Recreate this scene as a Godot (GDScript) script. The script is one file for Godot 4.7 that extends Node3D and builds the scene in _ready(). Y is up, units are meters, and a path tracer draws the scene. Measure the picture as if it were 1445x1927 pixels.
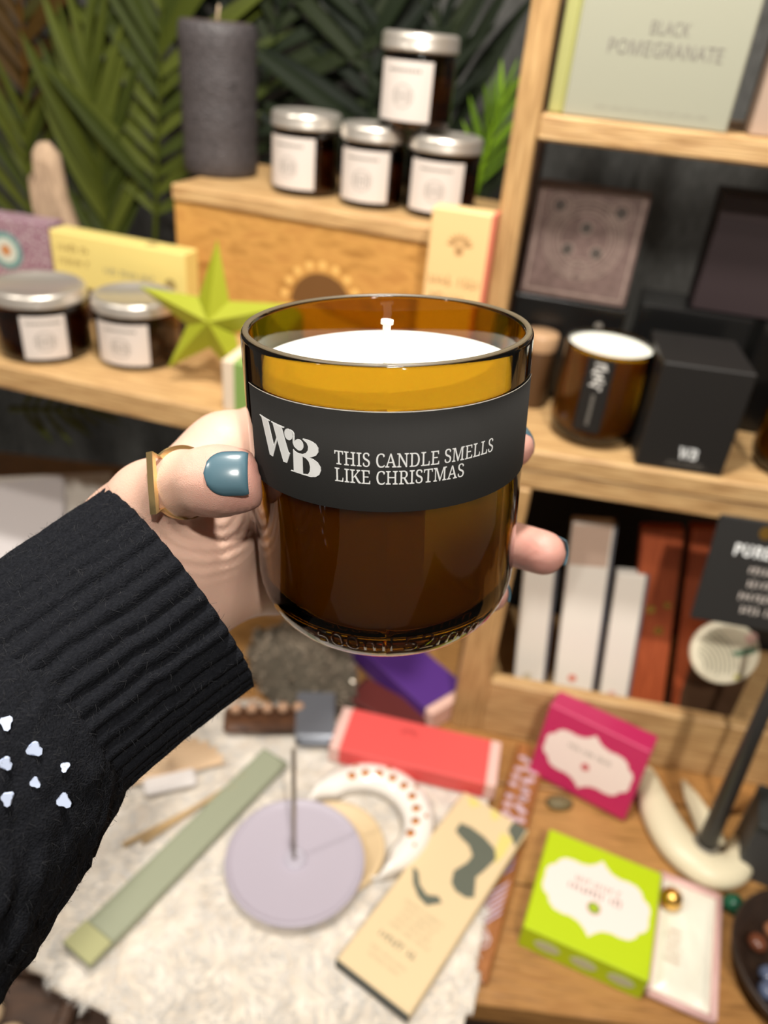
extends Node3D
# A hand holds an amber glass candle in front of a gift-stall display. Units are metres, y is up, the table top is y = 0.

var used := {}
var M := {}
var rng := RandomNumberGenerator.new()


func _ready() -> void:
	rng.seed = 7
	set_camera_and_light()
	make_materials()
	build_setting()
	build_shelves()
	build_left_goods()
	build_right_goods()
	build_table_goods()
	build_plants()
	build_candle()
	build_person()


# ------------------------------------------------------------------ camera, light
func set_camera_and_light() -> void:
	var cam := Camera3D.new()
	cam.name = "camera"
	var at := CameraAttributesPhysical.new()
	at.frustum_focal_length = 26.32
	at.frustum_focus_distance = 0.212
	at.exposure_aperture = 8.6
	at.frustum_near = 0.01
	at.frustum_far = 50.0
	cam.attributes = at
	cam.fov = 67.24
	cam.near = 0.01
	cam.far = 50.0
	cam.transform = Transform3D(Basis(Vector3(0.9521, 0.0829, -0.2943), Vector3(-0.2252, 0.8414, -0.4913), Vector3(0.2069, 0.5340, 0.8198)).orthonormalized(), Vector3(0, 0.66, 0))
	add_child(cam)
	cam.current = true
	var env := Environment.new()
	env.background_mode = Environment.BG_COLOR
	env.background_color = Color(0.63, 0.59, 0.54)
	env.background_energy_multiplier = 0.45
	env.tonemap_mode = Environment.TONE_MAPPER_LINEAR
	env.tonemap_exposure = 1.0
	env.sdfgi_enabled = true
	env.ssao_enabled = true
	env.ssil_enabled = true
	var we := WorldEnvironment.new()
	we.name = "world_environment"
	we.environment = env
	add_child(we)
	lamp(Vector3(-0.12, 1.28, -0.31), 0.92, Color(1.0, 0.975, 0.94), 0.05, "round spotlight bulb hanging nearest above the held candle")
	lamp(Vector3(0.50, 1.95, 0.85), 3.1, Color(1.0, 0.97, 0.93), 0.05, "round spotlight bulb hanging in front of the right shelf")
	lamp(Vector3(-1.15, 1.9, 0.45), 1.2, Color(1.0, 0.97, 0.93), 0.05, "round spotlight bulb hanging above the left bench")


func lamp(p: Vector3, energy: float, col: Color, r: float, label: String) -> void:
	var root := thing("lamp_bulb", label, "lamp", p, 0.0, "stall lamps")
	var st := new_st(true)
	add_lathe(st, pts([0.001, -0.05, 0.025, -0.043, 0.043, -0.025, 0.05, 0, 0.043, 0.025, 0.025, 0.043, 0.001, 0.05]), 20)
	var m := StandardMaterial3D.new()
	m.albedo_color = Color(0.9, 0.9, 0.9)
	m.emission_enabled = true
	m.emission = col
	m.emission_energy_multiplier = 30.0
	commit(st, "bulb", m, root)
	var st2 := new_st(true)
	add_lathe(st2, pts([0.03, 0.046, 0.03, 0.09, 0.012, 0.1, 0.012, 0.5, 0.001, 0.5]), 16)
	commit(st2, "lamp_holder", mat(Color(0.1, 0.1, 0.1), 0.5), root)
	var l := OmniLight3D.new()
	l.name = "lamp_light"
	l.light_color = col
	l.light_energy = energy
	l.light_size = 0.045
	l.omni_range = 12.0
	l.omni_attenuation = 2.0
	l.shadow_enabled = true
	root.add_child(l)


# ------------------------------------------------------------------ helpers
func numbered(n: String) -> String:
	var k: int = used.get(n, 0)
	used[n] = k + 1
	return n if k == 0 else "%s_%03d" % [n, k]


func thing(called: String, label: String, category: String, at := Vector3.ZERO, turn := 0.0, group := "") -> Node3D:
	var o := Node3D.new()
	o.name = numbered(called)
	add_child(o, true)
	o.position = at
	o.rotation.y = turn
	tag(o, label, category, group)
	return o


func tag(o: Node, label: String, category: String, group := "") -> void:
	o.set_meta("label", label)
	o.set_meta("category", category)
	if group != "":
		o.set_meta("group", group)


func structure(o: Node, label: String, category := "wall") -> void:
	o.set_meta("kind", "structure")
	tag(o, label, category)


func new_st(smooth := false) -> SurfaceTool:
	var st := SurfaceTool.new()
	st.begin(Mesh.PRIMITIVE_TRIANGLES)
	st.set_smooth_group(0 if smooth else -1)
	return st


func done(st: SurfaceTool) -> ArrayMesh:
	st.index()
	st.generate_normals()
	return st.commit()


func commit(st: SurfaceTool, called: String, m: Material, parent: Node3D) -> MeshInstance3D:
	return put(done(st), called, m, parent)


func put(mesh: Mesh, called: String, m: Material, parent: Node3D, xf := Transform3D()) -> MeshInstance3D:
	var o := MeshInstance3D.new()
	o.mesh = mesh
	o.material_override = m
	o.transform = xf
	o.name = numbered(called) if parent == self else called
	if parent != self:
		var k := 0
		while parent.has_node(NodePath(o.name)):
			k += 1
			o.name = "%s_%03d" % [called, k]
	parent.add_child(o, true)
	return o


func tri(st: SurfaceTool, a: Vector3, b: Vector3, c: Vector3, hint: Vector3) -> void:
	if (c - a).cross(b - a).dot(hint) < 0.0:
		var t := b
		b = c
		c = t
	st.add_vertex(a)
	st.add_vertex(b)
	st.add_vertex(c)


func quad(st: SurfaceTool, a: Vector3, b: Vector3, c: Vector3, d: Vector3, hint: Vector3) -> void:
	tri(st, a, b, c, hint)
	tri(st, a, c, d, hint)


func pts(a: Array) -> PackedVector2Array:
	var p := PackedVector2Array()
	for i in range(0, a.size(), 2):
		p.append(Vector2(a[i], a[i + 1]))
	return p


func add_lathe(st: SurfaceTool, prof: PackedVector2Array, seg: int, closed := false, xf := Transform3D()) -> void:
	var n := prof.size()
	var last := n if closed else n - 1
	for i in last:
		var p := prof[i]
		var q := prof[(i + 1) % n]
		var out := Vector2(q.y - p.y, -(q.x - p.x))
		for k in seg:
			var a := TAU * k / seg
			var b := TAU * (k + 1) / seg
			var mid := (a + b) / 2
			var hint := xf.basis * Vector3(sin(mid) * out.x, out.y, cos(mid) * out.x)
			var v := [Vector3(p.x * sin(a), p.y, p.x * cos(a)), Vector3(q.x * sin(a), q.y, q.x * cos(a)), Vector3(q.x * sin(b), q.y, q.x * cos(b)), Vector3(p.x * sin(b), p.y, p.x * cos(b))]
			for j in 4:
				v[j] = xf * v[j]
			if q.x < 1e-6:
				tri(st, v[0], v[1], v[3], hint)
			elif p.x < 1e-6:
				tri(st, v[0], v[1], v[2], hint)
			else:
				quad(st, v[0], v[1], v[2], v[3], hint)


func add_box(st: SurfaceTool, size: Vector3, r: float, xf := Transform3D()) -> void:
	# a box whose edges are chamfered by r; its base is at y = 0
	var h := size / 2
	r = minf(r, minf(h.x, minf(h.y, h.z)) * 0.9)
	var c := Vector3(0, h.y, 0)
	for ax in 3:
		var u := (ax + 1) % 3
		var w := (ax + 2) % 3
		for s in [-1.0, 1.0]:
			var f := []
			for k in [[-1, -1], [1, -1], [1, 1], [-1, 1]]:
				var p := Vector3.ZERO
				p[ax] = s * h[ax]
				p[u] = k[0] * (h[u] - r)
				p[w] = k[1] * (h[w] - r)
				f.append(xf * (p + c))
			var nn := Vector3.ZERO
			nn[ax] = s
			quad(st, f[0], f[1], f[2], f[3], xf.basis * nn)
			for s2 in [-1.0, 1.0]:
				# edge along w between the faces ax (s) and u (s2)
				var e := []
				for k in [[0, -1], [0, 1], [1, 1], [1, -1]]:
					var p := Vector3.ZERO
					p[ax] = s * (h[ax] - (0.0 if k[0] == 0 else r))
					p[u] = s2 * (h[u] - (r if k[0] == 0 else 0.0))
					p[w] = k[1] * (h[w] - r)
					e.append(xf * (p + c))
				var n2 := Vector3.ZERO
				n2[ax] = s
				n2[u] = s2
				quad(st, e[0], e[1], e[2], e[3], xf.basis * n2)
	for sx in [-1.0, 1.0]:
		for sy in [-1.0, 1.0]:
			for sz in [-1.0, 1.0]:
				var n3 := Vector3(sx, sy, sz)
				tri(st, xf * (Vector3(sx * h.x, sy * (h.y - r), sz * (h.z - r)) + c), xf * (Vector3(sx * (h.x - r), sy * h.y, sz * (h.z - r)) + c), xf * (Vector3(sx * (h.x - r), sy * (h.y - r), sz * h.z) + c), xf.basis * n3)


func box_mesh(size: Vector3, r := 0.001) -> ArrayMesh:
	var st := new_st()
	add_box(st, size, r)
	return done(st)


func add_prism(st: SurfaceTool, poly: PackedVector2Array, z0: float, z1: float, xf := Transform3D(), back := true) -> void:
	var area := 0.0
	for i in poly.size():
		area += poly[i].cross(poly[(i + 1) % poly.size()])
	if area < 0.0:
		poly.reverse()
	var idx := Geometry2D.triangulate_polygon(poly)
	for i in range(0, idx.size(), 3):
		var a := poly[idx[i]]
		var b := poly[idx[i + 1]]
		var c := poly[idx[i + 2]]
		tri(st, xf * Vector3(a.x, a.y, z1), xf * Vector3(b.x, b.y, z1), xf * Vector3(c.x, c.y, z1), xf.basis.z)
		if back:
			tri(st, xf * Vector3(a.x, a.y, z0), xf * Vector3(b.x, b.y, z0), xf * Vector3(c.x, c.y, z0), -xf.basis.z)
	for i in poly.size():
		var a := poly[i]
		var b := poly[(i + 1) % poly.size()]
		quad(st, xf * Vector3(a.x, a.y, z0), xf * Vector3(b.x, b.y, z0), xf * Vector3(b.x, b.y, z1), xf * Vector3(a.x, a.y, z1), xf.basis * Vector3(b.y - a.y, a.x - b.x, 0))


func add_tube(st: SurfaceTool, path: PackedVector3Array, radii: PackedFloat32Array, sides: int, flat := 1.0, flatdir := Vector3.UP) -> void:
	# a swept tube with round caps left flat; flat < 1 squeezes it along flatdir
	var rings := []
	for i in path.size():
		var d := (path[mini(i + 1, path.size() - 1)] - path[maxi(i - 1, 0)]).normalized()
		var up := flatdir if absf(d.dot(flatdir)) < 0.95 else Vector3.RIGHT
		var s := d.cross(up).normalized()
		var t := s.cross(d).normalized()
		var ring := []
		for k in sides:
			var a := TAU * k / sides
			ring.append(path[i] + (s * cos(a) + t * sin(a) * flat) * radii[i])
		rings.append(ring)
	for i in path.size() - 1:
		for k in sides:
			var k2 := (k + 1) % sides
			quad(st, rings[i][k], rings[i][k2], rings[i + 1][k2], rings[i + 1][k], rings[i][k] + rings[i][k2] - path[i] * 2 + rings[i + 1][k] - path[i + 1])
	for k in sides:
		var k2 := (k + 1) % sides
		tri(st, path[0], rings[0][k], rings[0][k2], path[0] - path[1])
		var e := path.size() - 1
		tri(st, path[e], rings[e][k], rings[e][k2], path[e] - path[e - 1])


func circle(r: float, n: int, c := Vector2.ZERO, ry := -1.0) -> PackedVector2Array:
	var p := PackedVector2Array()
	for k in n:
		p.append(c + Vector2(cos(TAU * k / n) * r, sin(TAU * k / n) * (r if ry < 0.0 else ry)))
	return p


func print_part(parent: Node3D, called: String, polys: Array, m: Material, xf: Transform3D, thick := 0.0003) -> MeshInstance3D:
	var st := new_st()
	for p: PackedVector2Array in polys:
		add_prism(st, p, 0.0, thick, xf, false)
	return commit(st, called, m, parent)


func text_mesh(s: String, face: String, weight: int) -> TextMesh:
	var f := SystemFont.new()
	f.font_names = PackedStringArray([face])
	f.font_weight = weight
	var t := TextMesh.new()
	t.font = f
	t.text = s
	t.font_size = 64
	t.pixel_size = 0.01
	t.depth = 0.02
	t.curve_step = 1.0
	return t


func text_part(parent: Node3D, called: String, s: String, w: float, h: float, m: Material, xf: Transform3D, face := "Droid Sans", weight := 400) -> void:
	# s, stretched to w by h, centred on the origin of xf and lying on its xy plane
	var t := text_mesh(s, face, weight)
	var bb := t.get_aabb()
	var sc := Vector3(w / bb.size.x, h / bb.size.y, 0.0003 / 0.02)
	var st := SurfaceTool.new()
	st.append_from(t, 0, xf * Transform3D(Basis.from_scale(sc), -(bb.get_center() - Vector3(0, 0, 0.01)) * sc))
	put(st.commit(), called, m, parent)


func scribble(parent: Node3D, called: String, w: float, h: float, lines: int, m: Material, xf: Transform3D, seed_: int) -> void:
	# lines of print too blurred to be read: strokes in word-like groups
	var r := RandomNumberGenerator.new()
	r.seed = seed_
	var st := new_st()
	var lh := h / lines
	for i in lines:
		var y := h / 2 - (i + 0.5) * lh
		var ww := w * r.randf_range(0.75, 1.0)
		var x := -ww / 2
		while x < ww / 2:
			for k in r.randi_range(4, 8):
				var sh := lh * r.randf_range(0.4, 0.62)
				var sw := lh * 0.09
				if x > ww / 2:
					break
				add_prism(st, PackedVector2Array([Vector2(x, y - sh / 2), Vector2(x + sw, y - sh / 2), Vector2(x + sw, y + sh / 2), Vector2(x, y + sh / 2)]), 0.0, 0.0002, xf, false)
				if r.randf() < 0.6:
					var yy := y + r.randf_range(-0.4, 0.4) * sh
					add_prism(st, PackedVector2Array([Vector2(x, yy), Vector2(x + lh * 0.26, yy), Vector2(x + lh * 0.26, yy + lh * 0.08), Vector2(x, yy + lh * 0.08)]), 0.0, 0.0002, xf, false)
				x += lh * 0.34
			x += lh * 0.3
	commit(st, called, m, parent)


func front(size: Vector3, y := 0.0, x := 0.0) -> Transform3D:
	return Transform3D(Basis(), Vector3(x, size.y / 2 + y, size.z / 2 + 0.00005))


func top(size: Vector3, z := 0.0, x := 0.0) -> Transform3D:
	return Transform3D(Basis(Vector3.RIGHT, -PI / 2), Vector3(x, size.y + 0.00005, z))


# ------------------------------------------------------------------ materials
func mat(c: Color, rough := 0.6, metal := 0.0) -> StandardMaterial3D:
	var m := StandardMaterial3D.new()
	m.albedo_color = c
	m.roughness = rough
	m.metallic = metal
	return m


func noise_tex(freq: float, cols: Array, seed_: int, size := 512, type := FastNoiseLite.TYPE_SIMPLEX_SMOOTH) -> NoiseTexture2D:
	var n := FastNoiseLite.new()
	n.noise_type = type
	n.frequency = freq
	n.fractal_octaves = 4
	n.seed = seed_
	var t := NoiseTexture2D.new()
	t.width = size
	t.height = size
	t.seamless = true
	t.noise = n
	if cols.size():
		var g := Gradient.new()
		g.offsets = PackedFloat32Array()
		var off := PackedFloat32Array()
		var cc := PackedColorArray()
		for i in cols.size():
			off.append(float(i) / (cols.size() - 1))
			cc.append(cols[i])
		g.offsets = off
		g.colors = cc
		t.color_ramp = g
	return t


func patterned(cols: Array, freq: float, scale: Vector3, rough: float, seed_: int, relief := 0.0) -> StandardMaterial3D:
	var m := StandardMaterial3D.new()
	m.albedo_texture = noise_tex(freq, cols, seed_)
	m.uv1_triplanar = true
	m.uv1_scale = scale
	m.roughness = rough
	if relief > 0.0:
		m.heightmap_enabled = true
		m.heightmap_texture = noise_tex(freq * 2.0, [], seed_ + 5)
		m.heightmap_scale = relief
	return m


func glass(c: Color, alpha := 0.0) -> StandardMaterial3D:
	var m := mat(Color(c.r, c.g, c.b, alpha), 0.03)
	m.transparency = BaseMaterial3D.TRANSPARENCY_ALPHA
	m.refraction_enabled = true
	m.refraction_scale = 0.05
	return m


func make_materials() -> void:
	M.wood_light = patterned([Color(0.60, 0.45, 0.28), Color(0.77, 0.62, 0.42), Color(0.83, 0.70, 0.50)], 0.02, Vector3(1.5, 22, 22), 0.55, 1, 0.05)
	M.wood_post = patterned([Color(0.58, 0.44, 0.27), Color(0.74, 0.59, 0.39), Color(0.80, 0.66, 0.46)], 0.02, Vector3(22, 1.5, 22), 0.55, 2, 0.05)
	M.wood_gold = patterned([Color(0.62, 0.43, 0.19), Color(0.79, 0.59, 0.31), Color(0.71, 0.50, 0.25)], 0.012, Vector3(3, 9, 9), 0.6, 3, 0.04)
	M.wood_table = [
		patterned([Color(0.47, 0.32, 0.16), Color(0.66, 0.48, 0.27), Color(0.58, 0.40, 0.21)], 0.018, Vector3(1.6, 14, 14), 0.45, 4, 0.04),
		patterned([Color(0.52, 0.37, 0.19), Color(0.70, 0.52, 0.30), Color(0.60, 0.43, 0.24)], 0.018, Vector3(1.4, 16, 16), 0.45, 14, 0.04)]
	M.wood_dark = patterned([Color(0.18, 0.12, 0.08), Color(0.32, 0.22, 0.15)], 0.02, Vector3(2, 14, 14), 0.6, 6)
	M.wood_carved = patterned([Color(0.50, 0.30, 0.15), Color(0.70, 0.46, 0.26)], 0.02, Vector3(14, 14, 3), 0.45, 7)
	M.drift = patterned([Color(0.62, 0.52, 0.43), Color(0.80, 0.69, 0.57)], 0.02, Vector3(24, 3, 24), 0.8, 8, 0.1)
	M.rust = patterned([Color(0.58, 0.26, 0.14), Color(0.74, 0.38, 0.22)], 0.02, Vector3(30, 2, 30), 0.5, 9)
	M.curtain = patterned([Color(0.26, 0.26, 0.25), Color(0.40, 0.40, 0.39)], 0.03, Vector3(6, 2, 6), 0.9, 10)
	M.black_card = patterned([Color(0.09, 0.085, 0.08), Color(0.13, 0.12, 0.115)], 0.2, Vector3(8, 8, 8), 0.5, 11)
	M.pillar = patterned([Color(0.16, 0.145, 0.15), Color(0.30, 0.28, 0.285), Color(0.22, 0.20, 0.205)], 0.02, Vector3(10, 10, 10), 0.55, 12, 0.12)
	M.white = mat(Color(0.93, 0.91, 0.87), 0.6)
	M.ink = mat(Color(0.16, 0.14, 0.13), 0.6)
	M.ink_grey = mat(Color(0.48, 0.46, 0.43), 0.6)
	M.print_white = mat(Color(0.95, 0.96, 0.96), 0.5)
	M.label_paper = mat(Color(0.84, 0.80, 0.77), 0.6)
	M.lid = mat(Color(0.90, 0.87, 0.83), 0.36, 0.8)
	M.gold = mat(Color(0.95, 0.76, 0.40), 0.25, 1.0)
	M.amber = glass(Color(0.59, 0.435, 0.065))
	M.jar_glass = glass(Color(0.40, 0.25, 0.12))
	M.wax = mat(Color(0.96, 0.95, 0.90), 0.45)
	M.wax.subsurf_scatter_enabled = true
	M.wax.subsurf_scatter_strength = 0.15
	M.wick = mat(Color(0.96, 0.95, 0.91), 0.8)


# ------------------------------------------------------------------ setting
func build_setting() -> void:
	var f := put(box_mesh(Vector3(5, 0.05, 4), 0.001), "floor", mat(Color(0.24, 0.22, 0.20), 0.8), self, Transform3D(Basis(), Vector3(0, -0.85, -0.6)))
	structure(f, "dark floor under the stall", "floor")
	# a curtain in soft folds, hung behind the whole stall
	var st := new_st(true)
	var n := 240
	for i in n:
		for s in 2:
			var q := []
			for k in [[0, 0], [1, 0], [1, 1], [0, 1]]:
				var t := float(i + k[0]) / n
				var x := lerpf(-3.0, 2.2, t)
				var z := -1.42 + 0.025 * sin(x * 38.0 + sin(x * 5.0) * 2.0) + 0.012 * sin(x * 71.0) - 0.012 * s
				q.append(Vector3(x, -0.8 + 3.0 * k[1], z))
			quad(st, q[0], q[1], q[2], q[3], Vector3(0, 0, 1 if s == 0 else -1))
	var c := commit(st, "wall_back", M.curtain, self)
	structure(c, "dark grey cloth hung in folds behind the plants", "wall")


# ------------------------------------------------------------------ shelves
func plank(parent: Node3D, called: String, size: Vector3, at: Vector3, m: Material, turn := 0.0) -> MeshInstance3D:
	return put(box_mesh(size, 0.002), called, m, parent, Transform3D(Basis(Vector3.UP, turn), at))


func build_shelves() -> void:
	var t := thing("display_table", "brown plank table carrying the fur, the soap boxes and the shelf crates", "table", Vector3(0.0268, 0, -0.3365), 0.215)
	for i in 7:
		plank(t, "plank", Vector3(2.2, 0.028, 0.1085), Vector3(-0.25 - 0.03 * (i % 2), -0.028, -0.054 - i * 0.1105), M.wood_table[i % 2])
	for k in [[-1.25, -0.06], [0.75, -0.06], [-1.25, -0.68], [0.75, -0.68]]:
		plank(t, "leg", Vector3(0.06, 0.772, 0.06), Vector3(k[0], -0.8, k[1]), M.wood_dark)
	plank(t, "apron", Vector3(2.0, 0.1, 0.02), Vector3(-0.25, -0.128, -0.045), M.wood_dark)
	# lower crate
	var lo := thing("lower_shelf_crate", "lower light wooden crate whose top board carries the amber candles", "shelf", Vector3(-0.055, 0, -0.615), 0.122)
	plank(lo, "side_board", Vector3(0.034, 0.316, 0.24), Vector3(0.017, 0, -0.12), M.wood_post)
	plank(lo, "side_board", Vector3(0.034, 0.316, 0.24), Vector3(0.683, 0, -0.12), M.wood_post)
	plank(lo, "top_board", Vector3(0.7, 0.019, 0.245), Vector3(0.35, 0.336, -0.1225), M.wood_light)
	plank(lo, "top_rail", Vector3(0.7, 0.02, 0.24), Vector3(0.35, 0.316, -0.122), M.wood_light)
	plank(lo, "front_lip", Vector3(0.632, 0.078, 0.016), Vector3(0.35, 0, -0.008), M.wood_light)
	plank(lo, "bottom_board", Vector3(0.632, 0.014, 0.2), Vector3(0.35, 0.0, -0.118), M.wood_light)
	plank(lo, "back_board", Vector3(0.632, 0.316, 0.012), Vector3(0.35, 0, -0.232), M.black_card)
	# upper crate
	var up := thing("upper_shelf_crate", "upper wooden crate shelf with the pale boxes on its board", "shelf", Vector3(-0.1014, 0.355, -0.70), 0.05)
	plank(up, "side_board", Vector3(0.021, 0.5, 0.03), Vector3(0.0105, 0, -0.015), M.wood_post)
	plank(up, "back_post", Vector3(0.021, 0.5, 0.03), Vector3(0.0105, 0, -0.165), M.wood_dark)
	plank(up, "side_board", Vector3(0.021, 0.5, 0.18), Vector3(0.58, 0, -0.09), M.wood_post)
	plank(up, "shelf_board", Vector3(0.548, 0.0195, 0.18), Vector3(0.2955, 0.235, -0.09), M.wood_light)
	plank(up, "top_board", Vector3(0.59, 0.02, 0.18), Vector3(0.295, 0.5, -0.09), M.wood_light)
	# left bench
	var b := thing("bench_shelf", "light wooden bench board at left with the amber jars on it", "shelf", Vector3(-0.56, 0, -0.556), 0.0)
	plank(b, "board", Vector3(0.90, 0.025, 0.36), Vector3(0, 0.335, -0.18), M.wood_light)
	plank(b, "leg", Vector3(0.04, 0.335, 0.14), Vector3(0.38, 0, -0.28), M.wood_dark)
	plank(b, "leg", Vector3(0.04, 0.335, 0.3), Vector3(-0.43, 0, -0.18), M.wood_dark)
	# the box that raises the jars
	var r := thing("riser_box", "golden wooden riser box with a dark half disc and pale dots, under jars and black pillar candle", "box", Vector3(-0.275, 0.36, -0.728), -0.06)
	plank(r, "front_board", Vector3(0.334, 0.13, 0.014), Vector3(0, 0, -0.010), M.wood_gold)
	plank(r, "back_board", Vector3(0.334, 0.13, 0.012), Vector3(0, 0, -0.17), M.wood_gold)
	plank(r, "top_board", Vector3(0.334, 0.016, 0.18), Vector3(0, 0.13, -0.09), M.wood_light)
	plank(r, "end_board", Vector3(0.012, 0.13, 0.146), Vector3(-0.16, 0, -0.09), M.wood_post)
	plank(r, "end_board", Vector3(0.012, 0.13, 0.146), Vector3(0.16, 0, -0.09), M.wood_post)
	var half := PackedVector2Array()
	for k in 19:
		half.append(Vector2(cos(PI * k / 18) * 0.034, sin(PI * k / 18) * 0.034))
	var half_disc_mat := mat(Color(0.42, 0.28, 0.12), 0.7)
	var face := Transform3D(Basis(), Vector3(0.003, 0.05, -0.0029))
	print_part(r, "dark_half_disc", [half], half_disc_mat, face)  # flat dark brown half disc on the front board
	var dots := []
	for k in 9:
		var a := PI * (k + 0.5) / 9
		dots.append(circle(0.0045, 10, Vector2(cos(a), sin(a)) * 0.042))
	print_part(r, "pale_dots", dots, mat(Color(0.90, 0.72, 0.42), 0.5), face)  # arc of paler dots around the half disc


# ------------------------------------------------------------------ goods on the left
func jar(label: String, at: Vector3, r: float, h: float, turn: float, lab_w: float, group := "amber jars with metal lids") -> Node3D:
	var j := thing("amber_jar", label, "jar", at, turn, group)
	var hb := h * 0.83
	var st := new_st(true)
	var t := 0.0022
	add_lathe(st, pts([0.0, 0.0, r * 0.86, 0.0, r * 0.96, 0.003, r, 0.009, r, hb - 0.01, r * 0.97, hb - 0.004, r * 0.90, hb, r * 0.84, hb, r - t - 0.003, hb - 0.01, r - t, hb - 0.016, r - t, 0.012, r - t - 0.005, 0.004, 0.0, 0.004]), 40)
	commit(st, "glass_body", M.jar_glass, j)
	st = new_st(true)
	add_lathe(st, pts([0.0, 0.0045, r - t - 0.006, 0.0045, r - t - 0.0003, 0.0125, r - t - 0.0003, hb * 0.7, 0.0, hb * 0.7]), 40)
	commit(st, "wax", M.wax, j)
	st = new_st(true)
	var rl := r * 1.01
	var l0 := h * 0.80
	add_lathe(st, pts([rl - 0.002, l0, rl, l0 + 0.001, rl + 0.0008, l0 + 0.002, rl, l0 + 0.0035, rl, h - 0.004, rl - 0.0008, h - 0.0015, rl - 0.003, h, rl - 0.006, h, rl - 0.007, h - 0.0012, 0.0, h - 0.0012]), 40)
	commit(st, "lid", M.lid, j)
	# label: a curved sheet of paper on the front
	st = new_st(true)
	var n := 16
	var y0 := h * 0.10
	var y1 := h * 0.72
	for i in n:
		var a := lerpf(-lab_w, lab_w, float(i) / n) / r
		var b := lerpf(-lab_w, lab_w, float(i + 1) / n) / r
		var rr := r + 0.0003
		quad(st, Vector3(sin(a) * rr, y0, cos(a) * rr), Vector3(sin(a) * rr, y1, cos(a) * rr), Vector3(sin(b) * rr, y1, cos(b) * rr), Vector3(sin(b) * rr, y0, cos(b) * rr), Vector3(sin(a), 0, cos(a)))
	var lp := commit(st, "label", M.label_paper, j)
	var ring := new_st()
	for k in 20:
		var a := TAU * k / 20
		var c := Vector2(cos(a) * 0.009, sin(a) * 0.009 + h * 0.36)
		wrap_quad(ring, c, 0.0022, 0.0009, r + 0.0004)
	for k in 9:
		wrap_quad(ring, Vector2((k - 4) * 0.0035, h * 0.62), 0.0026, 0.0022, r + 0.0004)
		if k % 2 == 0:
			wrap_quad(ring, Vector2((k - 4) * 0.0016, h * 0.36), 0.001, 0.010, r + 0.0004)
	commit(ring, "label_print", M.ink_grey, lp)
	return j


func wrap_quad(st: SurfaceTool, c: Vector2, w: float, h: float, r: float) -> void:
	var a := (c.x - w / 2) / r
	var b := (c.x + w / 2) / r
	quad(st, Vector3(sin(a) * r, c.y - h / 2, cos(a) * r), Vector3(sin(a) * r, c.y + h / 2, cos(a) * r), Vector3(sin(b) * r, c.y + h / 2, cos(b) * r), Vector3(sin(b) * r, c.y - h / 2, cos(b) * r), Vector3(sin(a), 0, cos(a)))


func carton(called: String, label: String, size: Vector3, at: Vector3, turn: float, m: Material, category := "box", tilt := 0.0, group := "") -> Node3D:
	# a box of card: body and, where it shows, its printed parts are added by the caller; tilt leans it back about its front bottom edge... its base centre
	var o := thing(called, label, category, at, turn, group)
	o.rotation = Vector3(-tilt, turn, 0)
	put(box_mesh(size, minf(0.0012, size.y * 0.2)), "body", m, o)
	return o


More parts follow.
